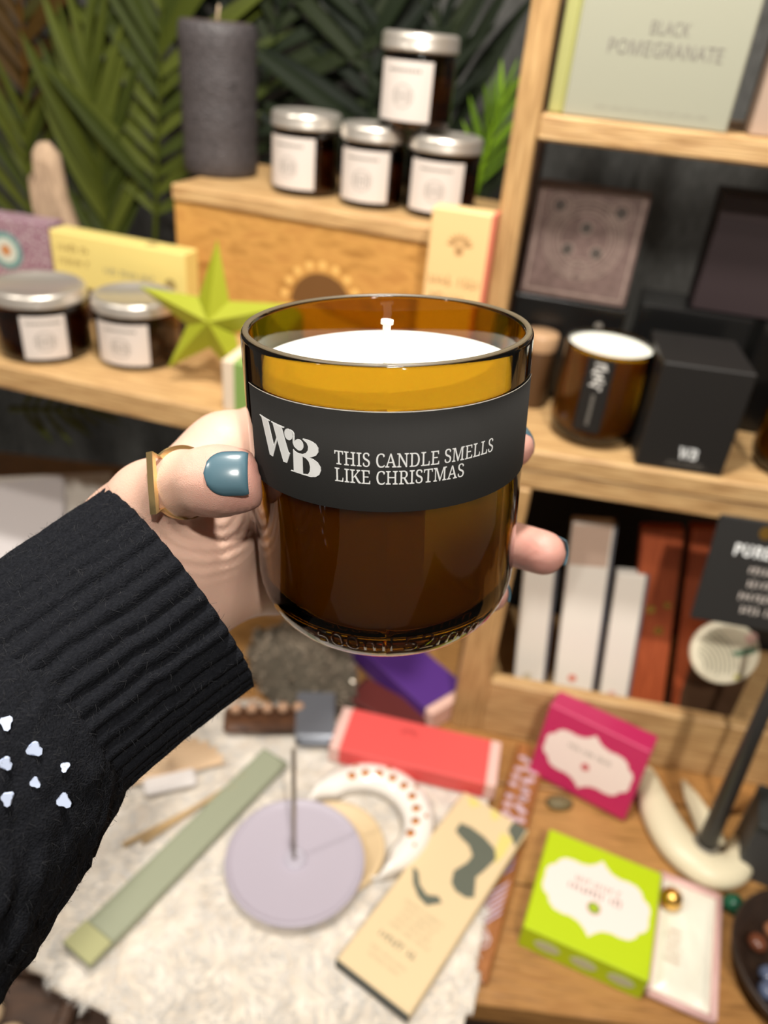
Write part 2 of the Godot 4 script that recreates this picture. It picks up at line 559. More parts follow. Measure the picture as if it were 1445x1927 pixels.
func build_left_goods() -> void:
	jar("amber jar with pale label, leftmost of the three on the riser box", Vector3(-0.3185, 0.506, -0.795), 0.0345, 0.075, -0.15, 0.027)
	jar("amber jar with pale label, middle of the three on the riser box", Vector3(-0.2425, 0.506, -0.781), 0.0320, 0.073, -0.02, 0.026)
	jar("amber jar with pale label, behind the peach box at the riser's end", Vector3(-0.1735, 0.506, -0.785), 0.0350, 0.071, 0.05, 0.027)
	jar("amber jar with pale label, stacked on top of the other jars", Vector3(-0.2065, 0.579, -0.784), 0.0345, 0.077, -0.10, 0.026)
	jar("large amber jar with silver lid beside the green star", Vector3(-0.425, 0.36, -0.634), 0.0400, 0.064, 0.15, 0.0265, "large jars on the left bench")
	jar("large amber jar cut off by the left edge of the photo", Vector3(-0.5135, 0.36, -0.608), 0.0440, 0.066, 0.70, 0.020, "large jars on the left bench")

	# black pillar candle
	var p := thing("pillar_candle", "tall rough black pillar candle on the left end of the riser box", "candle", Vector3(-0.431, 0.506, -0.828))
	var st := new_st(true)
	var prof := PackedVector2Array([Vector2(0, 0), Vector2(0.036, 0), Vector2(0.0385, 0.003)])
	for i in 12:
		prof.append(Vector2(0.0395 + 0.0006 * sin(i * 1.9), 0.006 + i * 0.0112))
	prof.append_array(PackedVector2Array([Vector2(0.0385, 0.1395), Vector2(0.036, 0.142), Vector2(0.033, 0.1405), Vector2(0.0, 0.139)]))
	add_lathe(st, prof, 44)
	commit(st, "wax_body", M.pillar, p)
	st = new_st(true)
	add_lathe(st, pts([0.0335, 0.1407, 0.036, 0.1424, 0.0335, 0.1416, 0.0, 0.1402]), 40)
	commit(st, "worn_top", mat(Color(0.45, 0.38, 0.34), 0.7), p)
	st = new_st(true)
	add_tube(st, PackedVector3Array([Vector3(0, 0.139, 0), Vector3(0.001, 0.148, 0), Vector3(0.003, 0.156, 0.001)]), PackedFloat32Array([0.0014, 0.0013, 0.0012]), 8)
	commit(st, "wick", mat(Color(0.75, 0.66, 0.55), 0.8), p)

	# pale yellow incense box and the block it stands on
	var size := Vector3(0.160, 0.056, 0.026)
	var yb := carton("incense_box", "pale yellow long box with brown print behind the large jars", size, Vector3(-0.487, 0.3935, -0.713), -0.02, mat(Color(0.90, 0.82, 0.50), 0.5))
	yb.rotation.z = -0.005
	var brown := mat(Color(0.56, 0.43, 0.22), 0.6)
	scribble(yb, "brand_print", 0.042, 0.028, 2, brown, front(size, 0.005, -0.052), 3)
	scribble(yb, "small_print", 0.058, 0.012, 1, M.ink_grey, front(size, -0.004, 0.012), 4)
	print_part(yb, "round_seal", [circle(0.0065, 18)], mat(Color(0.62, 0.54, 0.33), 0.6), front(size, -0.006, 0.062))
	print_part(yb, "top_seal", [circle(0.006, 18)], mat(Color(0.66, 0.57, 0.36), 0.6), top(size, 0.0, 0.035))
	put(box_mesh(Vector3(0.17, 0.0335, 0.03), 0.002), "wooden_block", M.wood_dark, self, Transform3D(Basis(), Vector3(-0.487, 0.36, -0.713)))
	tag(get_node("wooden_block"), "dark wooden block under the pale yellow box behind the jars", "block")

	# patterned card box
	size = Vector3(0.085, 0.092, 0.03)
	var pc := carton("patterned_box", "mauve and teal patterned card box at the left edge behind a jar", size, Vector3(-0.618, 0.36, -0.722), 0.05, patterned([Color(0.30, 0.20, 0.27), Color(0.62, 0.50, 0.55), Color(0.48, 0.30, 0.38), Color(0.86, 0.83, 0.82), Color(0.5, 0.6, 0.58)], 0.05, Vector3(10, 10, 10), 0.5, 21))
	for q in [[0.020, Color(0.42, 0.58, 0.57)], [0.0135, Color(0.78, 0.80, 0.75)], [0.006, Color(0.74, 0.50, 0.30)]]:
		print_part(pc, "round_motif", [circle(q[0], 24)], mat(q[1], 0.6), front(size, 0.012, -0.012).translated_local(Vector3(0, 0, 0.0006 - q[0] * 0.02)))
	# driftwood
	st = new_st(true)
	var dp := PackedVector2Array([Vector2(-0.033, 0), Vector2(0.034, 0), Vector2(0.026, 0.04), Vector2(0.016, 0.075), Vector2(0.007, 0.108), Vector2(0.004, 0.152), Vector2(-0.006, 0.162), Vector2(-0.018, 0.160), Vector2(-0.024, 0.152), Vector2(-0.022, 0.138), Vector2(-0.033, 0.125), Vector2(-0.034, 0.10), Vector2(-0.029, 0.06)])
	add_prism(new_st(), dp, 0, 0.01)
	var layers := [[-0.011, 0.80], [-0.007, 0.96], [0.0, 1.0], [0.007, 0.96], [0.011, 0.80]]
	for i in layers.size() - 1:
		for k in dp.size():
			var c := Vector2(-0.012, 0.07)
			var a: Vector2 = c + (dp[k] - c) * layers[i][1]
			var b: Vector2 = c + (dp[(k + 1) % dp.size()] - c) * layers[i][1]
			var a2: Vector2 = c + (dp[k] - c) * layers[i + 1][1]
			var b2: Vector2 = c + (dp[(k + 1) % dp.size()] - c) * layers[i + 1][1]
			quad(st, Vector3(a.x, a.y, layers[i][0]), Vector3(b.x, b.y, layers[i][0]), Vector3(b2.x, b2.y, layers[i + 1][0]), Vector3(a2.x, a2.y, layers[i + 1][0]), Vector3(a.x - c.x, a.y - c.y, 0))
	var sc := PackedVector2Array()
	for q in dp:
		sc.append(Vector2(-0.012, 0.07) + (q - Vector2(-0.012, 0.07)) * 0.8)
	var st2 := new_st()
	add_prism(st2, sc, -0.011, 0.011)
	var dm := done(st)
	var dn := thing("driftwood", "pale grey driftwood piece standing behind the patterned box", "driftwood", Vector3(-0.604, 0.3605, -0.775), 0.1)
	put(dm, "weathered_side", M.drift, dn)
	commit(st2, "weathered_face", M.drift, dn)

	# star
	var star := thing("star_ornament", "yellow-green folded metal star leaning on the bench board", "ornament", Vector3(-0.328, 0.4225, -0.606))
	star.rotation = Vector3(-0.22, 0.12, -0.045)
	var R := 0.0665
	var angs := [92.0, 20.0, -56.0, -128.0, 166.0]
	var lens := [0.070, 0.082, 0.066, 0.064, 0.074]
	st = new_st()
	for k in 5:
		var a: float = deg_to_rad(angs[k])
		var prev: float = deg_to_rad(angs[(k + 1) % 5])
		var nxt: float = deg_to_rad(angs[(k + 4) % 5])
		var tip: Vector3 = Vector3(cos(a), sin(a), 0) * lens[k]
		var ma := a + deg_to_rad(36.0)
		var mb := a - deg_to_rad(36.0)
		var ia := Vector3(cos(ma), sin(ma), 0) * R * 0.36
		var ib := Vector3(cos(mb), sin(mb), 0) * R * 0.36
		for s in [1.0, -1.0]:
			var apex := Vector3(0, 0, 0.013 * s)
			tri(st, apex, tip, ia, Vector3(ia.x, ia.y, s * 0.05))
			tri(st, apex, tip, ib, Vector3(ib.x, ib.y, s * 0.05))
	var sm := mat(Color(0.62, 0.64, 0.14), 0.38, 0.15)
	commit(st, "star_body", sm, star)

	# green box in front
	size = Vector3(0.058, 0.047, 0.04)
	var g := carton("green_box", "small light green box with a cream edge at the bench's front corner", size, Vector3(-0.268, 0.36, -0.582), 0.02, mat(Color(0.52, 0.64, 0.34), 0.5))
	put(box_mesh(Vector3(0.012, 0.0472, 0.0404), 0.001), "cream_side", mat(Color(0.90, 0.82, 0.72), 0.6), g, Transform3D(Basis(), Vector3(-0.0236, 0, 0)))

	# white carton low at the left
	size = Vector3(0.30, 0.085, 0.26)
	var wc := carton("gauze_bundle", "white gauze-covered flat bundle with faint grid lines under the left bench", size, Vector3(-0.676, 0.0, -0.632), 0.54, M.white, "cloth")
	var grid := []
	for k in 9:
		var x := -0.13 + k * 0.0325
		grid.append(PackedVector2Array([Vector2(x, -0.12), Vector2(x + 0.0012, -0.12), Vector2(x + 0.0012, 0.12), Vector2(x, 0.12)]))
	for k in 7:
		var y := -0.1 + k * 0.0325
		grid.append(PackedVector2Array([Vector2(-0.14, y), Vector2(0.14, y), Vector2(0.14, y + 0.0012), Vector2(-0.14, y + 0.0012)]))
	print_part(wc, "grid_lines", grid, mat(Color(0.80, 0.77, 0.74), 0.7), top(size))
	put(box_mesh(Vector3(0.24, 0.009, 0.2), 0.003), "folded_sheet", mat(Color(0.86, 0.84, 0.84), 0.7), wc, Transform3D(Basis(Vector3.UP, 0.1), Vector3(-0.02, 0.0852, 0.0)))


# ------------------------------------------------------------------ goods on the shelves
func amber_vessel(root: Node3D, r: float, h: float, wax_top: float, wick_h: float) -> void:
	var t := r * 0.066
	var k := r / 0.043
	var st := new_st(true)
	var prof := PackedVector2Array([Vector2(0, 0.0012 * k), Vector2(0.024 * k, 0.001 * k), Vector2(0.0265 * k, 0.0)])
	for i in 9:
		var a := deg_to_rad(-80.0 + i * 10.0)
		prof.append(Vector2(r - 0.0145 * k + cos(a) * 0.0145 * k, 0.0195 * k + sin(a) * 0.0195 * k))
	prof.append(Vector2(r, h * 0.5))
	prof.append(Vector2(r, h - 0.0015 * k))
	for i in 7:
		var a := PI * i / 6
		prof.append(Vector2(r - t / 2 + cos(a) * t / 2, h - 0.0012 * k + sin(a) * 0.0012 * k))
	prof.append(Vector2(r - t, h * 0.5))
	for i in 7:
		var a := deg_to_rad(-i * 15.0)
		prof.append(Vector2(r - t - 0.013 * k + cos(a) * 0.013 * k, 0.0215 * k + sin(a) * 0.0145 * k))
	prof.append(Vector2(0, 0.006 * k))
	add_lathe(st, prof, 96)
	commit(st, "glass_vessel", M.amber, root)
	st = new_st(true)
	var g := 0.0002
	var wp := PackedVector2Array([Vector2(0, 0.0065 * k)])
	for i in 7:
		var a := deg_to_rad(-90.0 + i * 15.0)
		wp.append(Vector2(r - t - g - 0.013 * k + cos(a) * 0.013 * k, 0.0220 * k + sin(a) * 0.0145 * k))
	wp.append_array(PackedVector2Array([Vector2(r - t - g, wax_top + 0.0004), Vector2(r - t - 0.002, wax_top), Vector2(0.006, wax_top - 0.0002), Vector2(0, wax_top)]))
	add_lathe(st, wp, 72)
	commit(st, "wax", M.wax, root)
	st = new_st(true)
	add_tube(st, PackedVector3Array([Vector3(0, wax_top - 0.002, 0), Vector3(0.0004, wax_top + wick_h * 0.3, 0), Vector3(-0.0002, wax_top + wick_h * 0.6, 0), Vector3(0.0, wax_top + wick_h * 0.9, 0.0), Vector3(0.0, wax_top + wick_h * 0.905, 0.0), Vector3(0.0001, wax_top + wick_h, 0)]), PackedFloat32Array([0.0013, 0.00125, 0.0012, 0.0012, 0.0019, 0.0019]), 12)
	commit(st, "wick", M.wick, root)


func shop_candle(label: String, at: Vector3, turn: float) -> Node3D:
	var c := thing("amber_candle", label, "candle", at, turn, "amber candles on the shelf")
	var r := 0.0385
	var h := 0.088
	amber_vessel(c, r, h, h - 0.004, 0.004)
	var st := new_st(true)
	for i in 6:
		var a := lerpf(-0.30, 0.30, i / 6.0)
		var b := lerpf(-0.30, 0.30, (i + 1) / 6.0)
		var rr := r + 0.0003
		quad(st, Vector3(sin(a) * rr, 0.018, cos(a) * rr), Vector3(sin(a) * rr, h - 0.003, cos(a) * rr), Vector3(sin(b) * rr, h - 0.003, cos(b) * rr), Vector3(sin(b) * rr, 0.018, cos(b) * rr), Vector3(sin(a), 0, cos(a)))
	var strip := commit(st, "black_label", M.black_card, c)
	# script running down the strip
	st = new_st()
	var rs := r + 0.0006
	for k in 6:
		wrap_quad(st, Vector2(sin(k * 2.1) * 0.0025, h - 0.008 - k * 0.0038), 0.0095 - 0.001 * (k % 3), 0.0017, rs)
		wrap_quad(st, Vector2(0.004 * cos(k * 2.6), h - 0.0098 - k * 0.0038), 0.0022, 0.0036, rs)
	commit(st, "script_print", mat(Color(0.85, 0.84, 0.82), 0.5), strip)
	st = new_st()
	for k in 12:
		wrap_quad(st, Vector2(0.0, h - 0.036 - k * 0.0024), 0.0030, 0.0014, rs)
	commit(st, "small_print", M.ink_grey, strip)
	return c


func build_right_goods() -> void:
	var ym := 0.3555
	shop_candle("amber glass candle beside the black box, its strip label facing out", Vector3(0.0165, ym, -0.678), -0.12)
	shop_candle("amber glass candle cut off by the right edge of the photo", Vector3(0.196, ym, -0.690), 0.35)
	var size := Vector3(0.0735, 0.094, 0.082)
	var bb := carton("black_gift_box", "matt black gift box with a white monogram between the two amber candles", size, Vector3(0.0905, ym, -0.679), 0.13, M.black_card)
	text_part(bb, "monogram", "WB", 0.016, 0.0105, M.print_white, front(size, -0.030, 0.004), "Droid Serif", 700)
	scribble(bb, "small_print", 0.034, 0.006, 2, M.ink_grey, front(size, -0.0405, 0.004), 8)
	# dark boxes in the back row
	var dark := mat(Color(0.075, 0.075, 0.075), 0.25)
	var k := carton("glossy_black_box", "glossy black box under the bear-pattern card at the back of the shelf", Vector3(0.105, 0.098, 0.06), Vector3(-0.028, ym, -0.775), 0.03, dark, "box", 0.0, "black boxes at the back of the shelf")
	print_part(k, "edge_print", [circle(0.004, 12)], M.ink_grey, front(Vector3(0.105, 0.098, 0.06), 0.03, 0.03))
	carton("glossy_black_box", "glossy black box behind the monogrammed gift box", Vector3(0.10, 0.105, 0.06), Vector3(0.086, ym, -0.785), 0.03, dark, "box", 0.0, "black boxes at the back of the shelf")
	carton("glossy_black_box", "glossy black box under the dark plum box near the right edge", Vector3(0.11, 0.105, 0.06), Vector3(0.2, ym, -0.785), 0.03, dark, "box", 0.0, "black boxes at the back of the shelf")
	var plum := carton("plum_box", "dark plum box standing in shadow right of the bear-pattern card", Vector3(0.15, 0.10, 0.05), Vector3(0.155, ym + 0.1055, -0.79), 0.03, mat(Color(0.17, 0.12, 0.13), 0.6))
	put(box_mesh(Vector3(0.151, 0.02, 0.051), 0.001), "lid", mat(Color(0.20, 0.15, 0.155), 0.6), plum, Transform3D(Basis(), Vector3(0, 0.0805, 0)))
	# beige thing behind the first candle
	var bt := carton("beige_tin", "small beige round tin behind the left amber candle", Vector3(0.001, 0.001, 0.001), Vector3(-0.046, ym, -0.722), 0.0, M.white, "tin")
	bt.get_node("body").queue_free()
	bt.remove_child(bt.get_node("body"))
	var st := new_st(true)
	add_lathe(st, pts([0, 0, 0.015, 0, 0.016, 0.002, 0.016, 0.058, 0.015, 0.060, 0, 0.060]), 28)
	commit(st, "tin_body", mat(Color(0.32, 0.22, 0.13), 0.4), bt)
	st = new_st(true)
	add_lathe(st, pts([0.0165, 0.0565, 0.0168, 0.058, 0.0168, 0.070, 0.0155, 0.072, 0, 0.072]), 28)
	commit(st, "tin_lid", mat(Color(0.72, 0.58, 0.44), 0.4), bt)

	# square card with a line-drawn bear-like mandala
	size = Vector3(0.098, 0.100, 0.016)
	var bear := carton("engraved_card_box", "taupe square box with a pale line-drawn symmetrical pattern, on the shelf back", size, Vector3(-0.0275, ym + 0.099, -0.752), 0.02, patterned([Color(0.36, 0.29, 0.27), Color(0.46, 0.38, 0.36)], 0.02, Vector3(9, 9, 9), 0.45, 31), "box", 0.12)
	var line := mat(Color(0.56, 0.49, 0.45), 0.5)
	var polys := []
	for q in [[0.0, 0.004, 0.036], [0.0, 0.004, 0.033], [0.0, 0.004, 0.030], [0.0, 0.004, 0.026], [0.0, 0.004, 0.0225], [-0.027, 0.03, 0.011], [0.027, 0.03, 0.011], [-0.027, 0.03, 0.007], [0.027, 0.03, 0.007], [0, 0.014, 0.006], [-0.013, -0.006, 0.006], [0.013, -0.006, 0.006], [0, -0.022, 0.010], [0, -0.022, 0.007]]:
		for i in 28:
			var a: float = TAU * i / 28
			var b: float = TAU * (i + 1) / 28
			var c := Vector2(q[0], q[1])
			polys.append(PackedVector2Array([c + Vector2(cos(a), sin(a)) * q[2], c + Vector2(cos(b), sin(b)) * q[2], c + Vector2(cos(b), sin(b)) * (q[2] - 0.0009), c + Vector2(cos(a), sin(a)) * (q[2] - 0.0009)]))
	print_part(bear, "line_pattern", polys, line, front(size))
	var fr := []
	for s in [-1.0, 1.0]:
		fr.append(PackedVector2Array([Vector2(-0.045, s * 0.0455), Vector2(0.045, s * 0.0455), Vector2(0.045, s * 0.0440), Vector2(-0.045, s * 0.0440)]))
		fr.append(PackedVector2Array([Vector2(s * 0.045, -0.0455), Vector2(s * 0.045, 0.0455), Vector2(s * 0.0435, 0.0455), Vector2(s * 0.0435, -0.0455)]))
	print_part(bear, "border_lines", fr, line, front(size))
	print_part(bear, "dark_centre", [circle(0.005, 16, Vector2(0, 0.014)), circle(0.0045, 14, Vector2(-0.027, 0.03)), circle(0.0045, 14, Vector2(0.027, 0.03)), circle(0.005, 14, Vector2(-0.013, -0.006)), circle(0.005, 14, Vector2(0.013, -0.006))], mat(Color(0.27, 0.24, 0.22), 0.5), front(size))

	# pale boxes on the upper board
	var yt := 0.6098
	size = Vector3(0.127, 0.150, 0.045)
	var pm := carton("fragrance_box", "tall sage-white box lettered with a black pomegranate scent on the upper board", size, Vector3(-0.001, yt, -0.7345), 0.02, mat(Color(0.61, 0.61, 0.54), 0.55))
	text_part(pm, "lettering", "BLACK", 0.028, 0.0085, M.ink_grey, front(size, -0.0105, 0.004))
	text_part(pm, "lettering", "POMEGRANATE", 0.0845, 0.0095, M.ink_grey, front(size, -0.0245, 0.004))
	scribble(pm, "small_print", 0.088, 0.0045, 1, mat(Color(0.62, 0.60, 0.54), 0.6), front(size, -0.066, 0.004), 9)
	print_part(pm, "fruit_picture", [circle(0.030, 24, Vector2(0.045, 0.046), 0.022)], mat(Color(0.72, 0.46, 0.42), 0.6), front(size))
	put(box_mesh(Vector3(0.0012, 0.148, 0.044), 0.0003), "green_side", mat(Color(0.70, 0.70, 0.42), 0.5), pm, Transform3D(Basis(), Vector3(-0.0642, 0.001, 0)))
	carton("green_edged_box", "pale green narrow box squeezed left of the pomegranate box", Vector3(0.011, 0.150, 0.044), Vector3(-0.0715, yt, -0.738), 0.02, mat(Color(0.66, 0.66, 0.42), 0.5))
	carton("beige_box", "beige box right of the pomegranate box, cut by the photo's edge", Vector3(0.09, 0.12, 0.045), Vector3(0.125, yt, -0.748), 0.03, mat(Color(0.66, 0.57, 0.50), 0.6))

	# peach box in front of the post
	size = Vector3(0.0555, 0.172, 0.022)
	var pe := carton("peach_box", "tall peach box with a fan emblem and coral edge before the post", size, Vector3(-0.1275, 0.36, -0.690), 0.0, mat(Color(0.95, 0.79, 0.56), 0.5))
	put(box_mesh(Vector3(0.004, 0.1722, 0.0222), 0.0005), "coral_edge", mat(Color(0.86, 0.48, 0.38), 0.5), pe, Transform3D(Basis(), Vector3(0.0262, 0, 0)))
	var fan := []
	for i in 9:
		var a := lerpf(-1.35, 1.35, i / 8.0)
		var d := Vector2(sin(a), cos(a))
		var n := Vector2(d.y, -d.x)
		fan.append(PackedVector2Array([d * 0.003, d * 0.009 + n * 0.0011, d * 0.0125, d * 0.009 - n * 0.0011]))
	fan.append(circle(0.004, 12, Vector2(0, -0.003)))
	var tan_ink := mat(Color(0.70, 0.55, 0.36), 0.6)
	print_part(pe, "fan_emblem", fan, tan_ink, front(size, 0.056))
	scribble(pe, "brand_print", 0.044, 0.032, 2, tan_ink, front(size, 0.018, -0.002), 12)
	scribble(pe, "brand_print", 0.03, 0.02, 2, tan_ink, front(size, -0.015, -0.002), 13)

	# white slim boxes and rust packs in the lower crate
	var white_packs := [
		[0.034, 0.180, Vector3(0.022, 0.0175, -0.668), -0.06, "white slim pack leaning leftmost in the lower crate, beside the post", 0.0],
		[0.043, 0.240, Vector3(0.071, 0.0175, -0.668), 0.02, "tallest white slim pack with a red mark in the lower crate", 1.0],
		[0.031, 0.190, Vector3(0.115, 0.0175, -0.673), 0.03, "white slim pack with a slate edge beside the rust packs", 2.0]]
	for w in white_packs:
		size = Vector3(w[0], w[1], 0.016)
		var o := carton("white_pack", w[4], size, w[2], 0.12, M.white, "box", 0.14, "white packs in the lower crate")
		o.rotation.z = 0.10
		put(box_mesh(Vector3(0.0035, w[1] + 0.0004, 0.0164), 0.0005), "slate_edge", mat(Color(0.42, 0.43, 0.46), 0.5), o, Transform3D(Basis(), Vector3(w[0] / 2 - 0.001, 0, 0)))
		print_part(o, "round_mark", [circle(0.0045, 14)], mat([Color(0.80, 0.76, 0.66), Color(0.86, 0.48, 0.40), Color(0.86, 0.70, 0.68)][int(w[5])], 0.6), front(size, -w[1] * 0.28, -0.003))
		if w[5] == 1.0:
			print_part(o, "top_band", [PackedVector2Array([Vector2(-w[0] * 0.48, w[1] * 0.30), Vector2(w[0] * 0.40, w[1] * 0.30), Vector2(w[0] * 0.40, w[1] * 0.49), Vector2(-w[0] * 0.48, w[1] * 0.49)])], mat(Color(0.78, 0.68, 0.61), 0.6), front(size))
	var packs := [
		[0.040, 0.245, Vector3(0.150, 0.0175, -0.682), -0.06, "rust-brown tall pack with gold dots nearest the white packs"],
		[0.044, 0.252, Vector3(0.202, 0.0175, -0.694), -0.16, "rust-brown tall pack with a green mark leaning behind its twin"]]
	for i in 2:
		var w = packs[i]
		size = Vector3(w[0], w[1], 0.016)
		var o := carton("rust_pack", w[4], size, w[2], 0.12, M.rust, "box", 0.14, "rust packs in the lower crate")
		o.rotation.z = 0.10 - 0.03 * i + (0.09 if i == 1 else 0.05)
		if i == 0:
			print_part(o, "gold_dots", [circle(0.005, 16, Vector2(-0.004, 0.03)), circle(0.005, 16, Vector2(0.006, 0.005)), circle(0.004, 16, Vector2(0.012, 0.036))], M.gold, front(size))
		else:
			print_part(o, "green_mark", [circle(0.006, 16, Vector2(0.004, -0.085))], mat(Color(0.38, 0.38, 0.16), 0.6), front(size))

	# black sign with white lettering
	size = Vector3(0.12, 0.100, 0.004)
	var sg := carton("price_sign", "black card sign with white hand lettering in the lower crate", size, Vector3(0.199, 0.235, -0.607), 0.12, mat(Color(0.12, 0.115, 0.11), 0.7), "sign", 0.2)
	text_part(sg, "lettering", "PURE", 0.030, 0.011, M.print_white, front(size, 0.022, -0.026), "Droid Sans", 700)
	scribble(sg, "hand_lettering", 0.07, 0.05, 4, M.label_paper, front(size, -0.014, 0.006), 15)
	scribble(sg, "hand_lettering", 0.05, 0.014, 1, M.label_paper, front(size, 0.022, 0.022), 16)
	print_part(sg, "gold_sticker", [circle(0.006, 16)], M.gold, front(size, 0.040, -0.020))
	st = new_st(true)
	add_tube(st, PackedVector3Array([Vector3(0.03, 0.0, -0.002), Vector3(0.034, -0.11, -0.012), Vector3(0.036, -0.221, -0.03)]), PackedFloat32Array([0.003, 0.003, 0.003]), 8)
	commit(st, "sign_stake", M.wood_dark, sg)

	# round tin lid with leaf lines
	var disc := thing("round_soap_tin", "round cream tin with grey wave lines and a green leaf under the sign", "tin", Vector3(0.1995, 0.153, -0.667), 0.12)
	disc.rotation = Vector3(PI / 2 - 0.30, 0.12, 0)
	st = new_st(true)
	add_lathe(st, pts([0, -0.012, 0.0315, -0.012, 0.0335, -0.009, 0.0335, -0.003, 0.0325, -0.0008, 0.0305, 0.0, 0.0285, -0.001, 0, -0.001]), 48)
	commit(st, "tin_body", mat(Color(0.93, 0.90, 0.80), 0.45), disc)
	var wave := []
	for i in 9:
		for kk in 14:
			var a := lerpf(-0.9, 0.9, kk / 14.0)
			var b := lerpf(-0.9, 0.9, (kk + 1) / 14.0)
			var r0 := 0.012 + i * 0.0042
			var c := Vector2(-0.032, -0.02)
			var pa := c + Vector2(cos(a + 0.5), sin(a + 0.5)) * r0
			if pa.length() > 0.0245:
				continue
			wave.append(PackedVector2Array([pa, c + Vector2(cos(b + 0.5), sin(b + 0.5)) * r0, c + Vector2(cos(b + 0.5), sin(b + 0.5)) * (r0 + 0.0013), c + Vector2(cos(a + 0.5), sin(a + 0.5)) * (r0 + 0.0013)]))
	var face := Transform3D(Basis(Vector3.RIGHT, -PI / 2), Vector3(0, -0.00095, 0))
	print_part(disc, "wave_lines", wave, mat(Color(0.66, 0.65, 0.56), 0.5), face)
	print_part(disc, "leaf_print", [pts([0.004, 0.002, 0.012, 0.0, 0.026, 0.006, 0.030, 0.013, 0.022, 0.012, 0.012, 0.007])], mat(Color(0.38, 0.52, 0.42), 0.5), face.translated_local(Vector3(0, 0, 0.0004)))
	print_part(disc, "pink_flower", [circle(0.006, 14, Vector2(0.020, 0.022))], mat(Color(0.90, 0.72, 0.68), 0.5), face.translated_local(Vector3(0, 0, 0.0004)))
	print_part(disc, "yellow_dot", [circle(0.0035, 12, Vector2(0.017, -0.022))], mat(Color(0.82, 0.80, 0.48), 0.5), face.translated_local(Vector3(0, 0, 0.0004)))
	var sb := put(box_mesh(Vector3(0.06, 0.115, 0.05), 0.003), "cork_block", mat(Color(0.30, 0.20, 0.11), 0.8), self, Transform3D(Basis(Vector3.UP, 0.12), Vector3(0.207, 0.0145, -0.716)))
	tag(sb, "dark cork block the round cream tin leans on", "block")


# ------------------------------------------------------------------ goods on the table
func soap_plaque(w: float, h: float) -> PackedVector2Array:
	var half := [Vector2(-0.47, 0.0), Vector2(-0.475, 0.10), Vector2(-0.45, 0.17), Vector2(-0.40, 0.21), Vector2(-0.385, 0.27), Vector2(-0.33, 0.33), Vector2(-0.25, 0.345), Vector2(-0.18, 0.335), Vector2(-0.10, 0.36), Vector2(-0.04, 0.42), Vector2(0, 0.48)]
	var p := PackedVector2Array()
	for q: Vector2 in half:
		p.append(Vector2(q.x * w, q.y * h))
	for i in range(half.size() - 2, 0, -1):
		p.append(Vector2(-half[i].x * w, half[i].y * h))
	p.append(Vector2(0.47 * w, 0))
	for i in range(1, half.size()):
		p.append(Vector2(-half[i].x * w, -half[i].y * h))
	for i in range(half.size() - 2, 0, -1):
		p.append(Vector2(half[i].x * w, -half[i].y * h))
	return p


func fur_height(x: float, z: float, n: FastNoiseLite) -> float:
	var edge := -0.3365 - 0.218 * (x - 0.0268)
	var over := maxf(0.0, z - edge)
	return 0.0125 + 0.0022 * n.get_noise_2d(x * 900.0, z * 900.0) + 0.002 * n.get_noise_2d(x * 250.0, z * 250.0) - over * over * 4.0 - over * 0.05


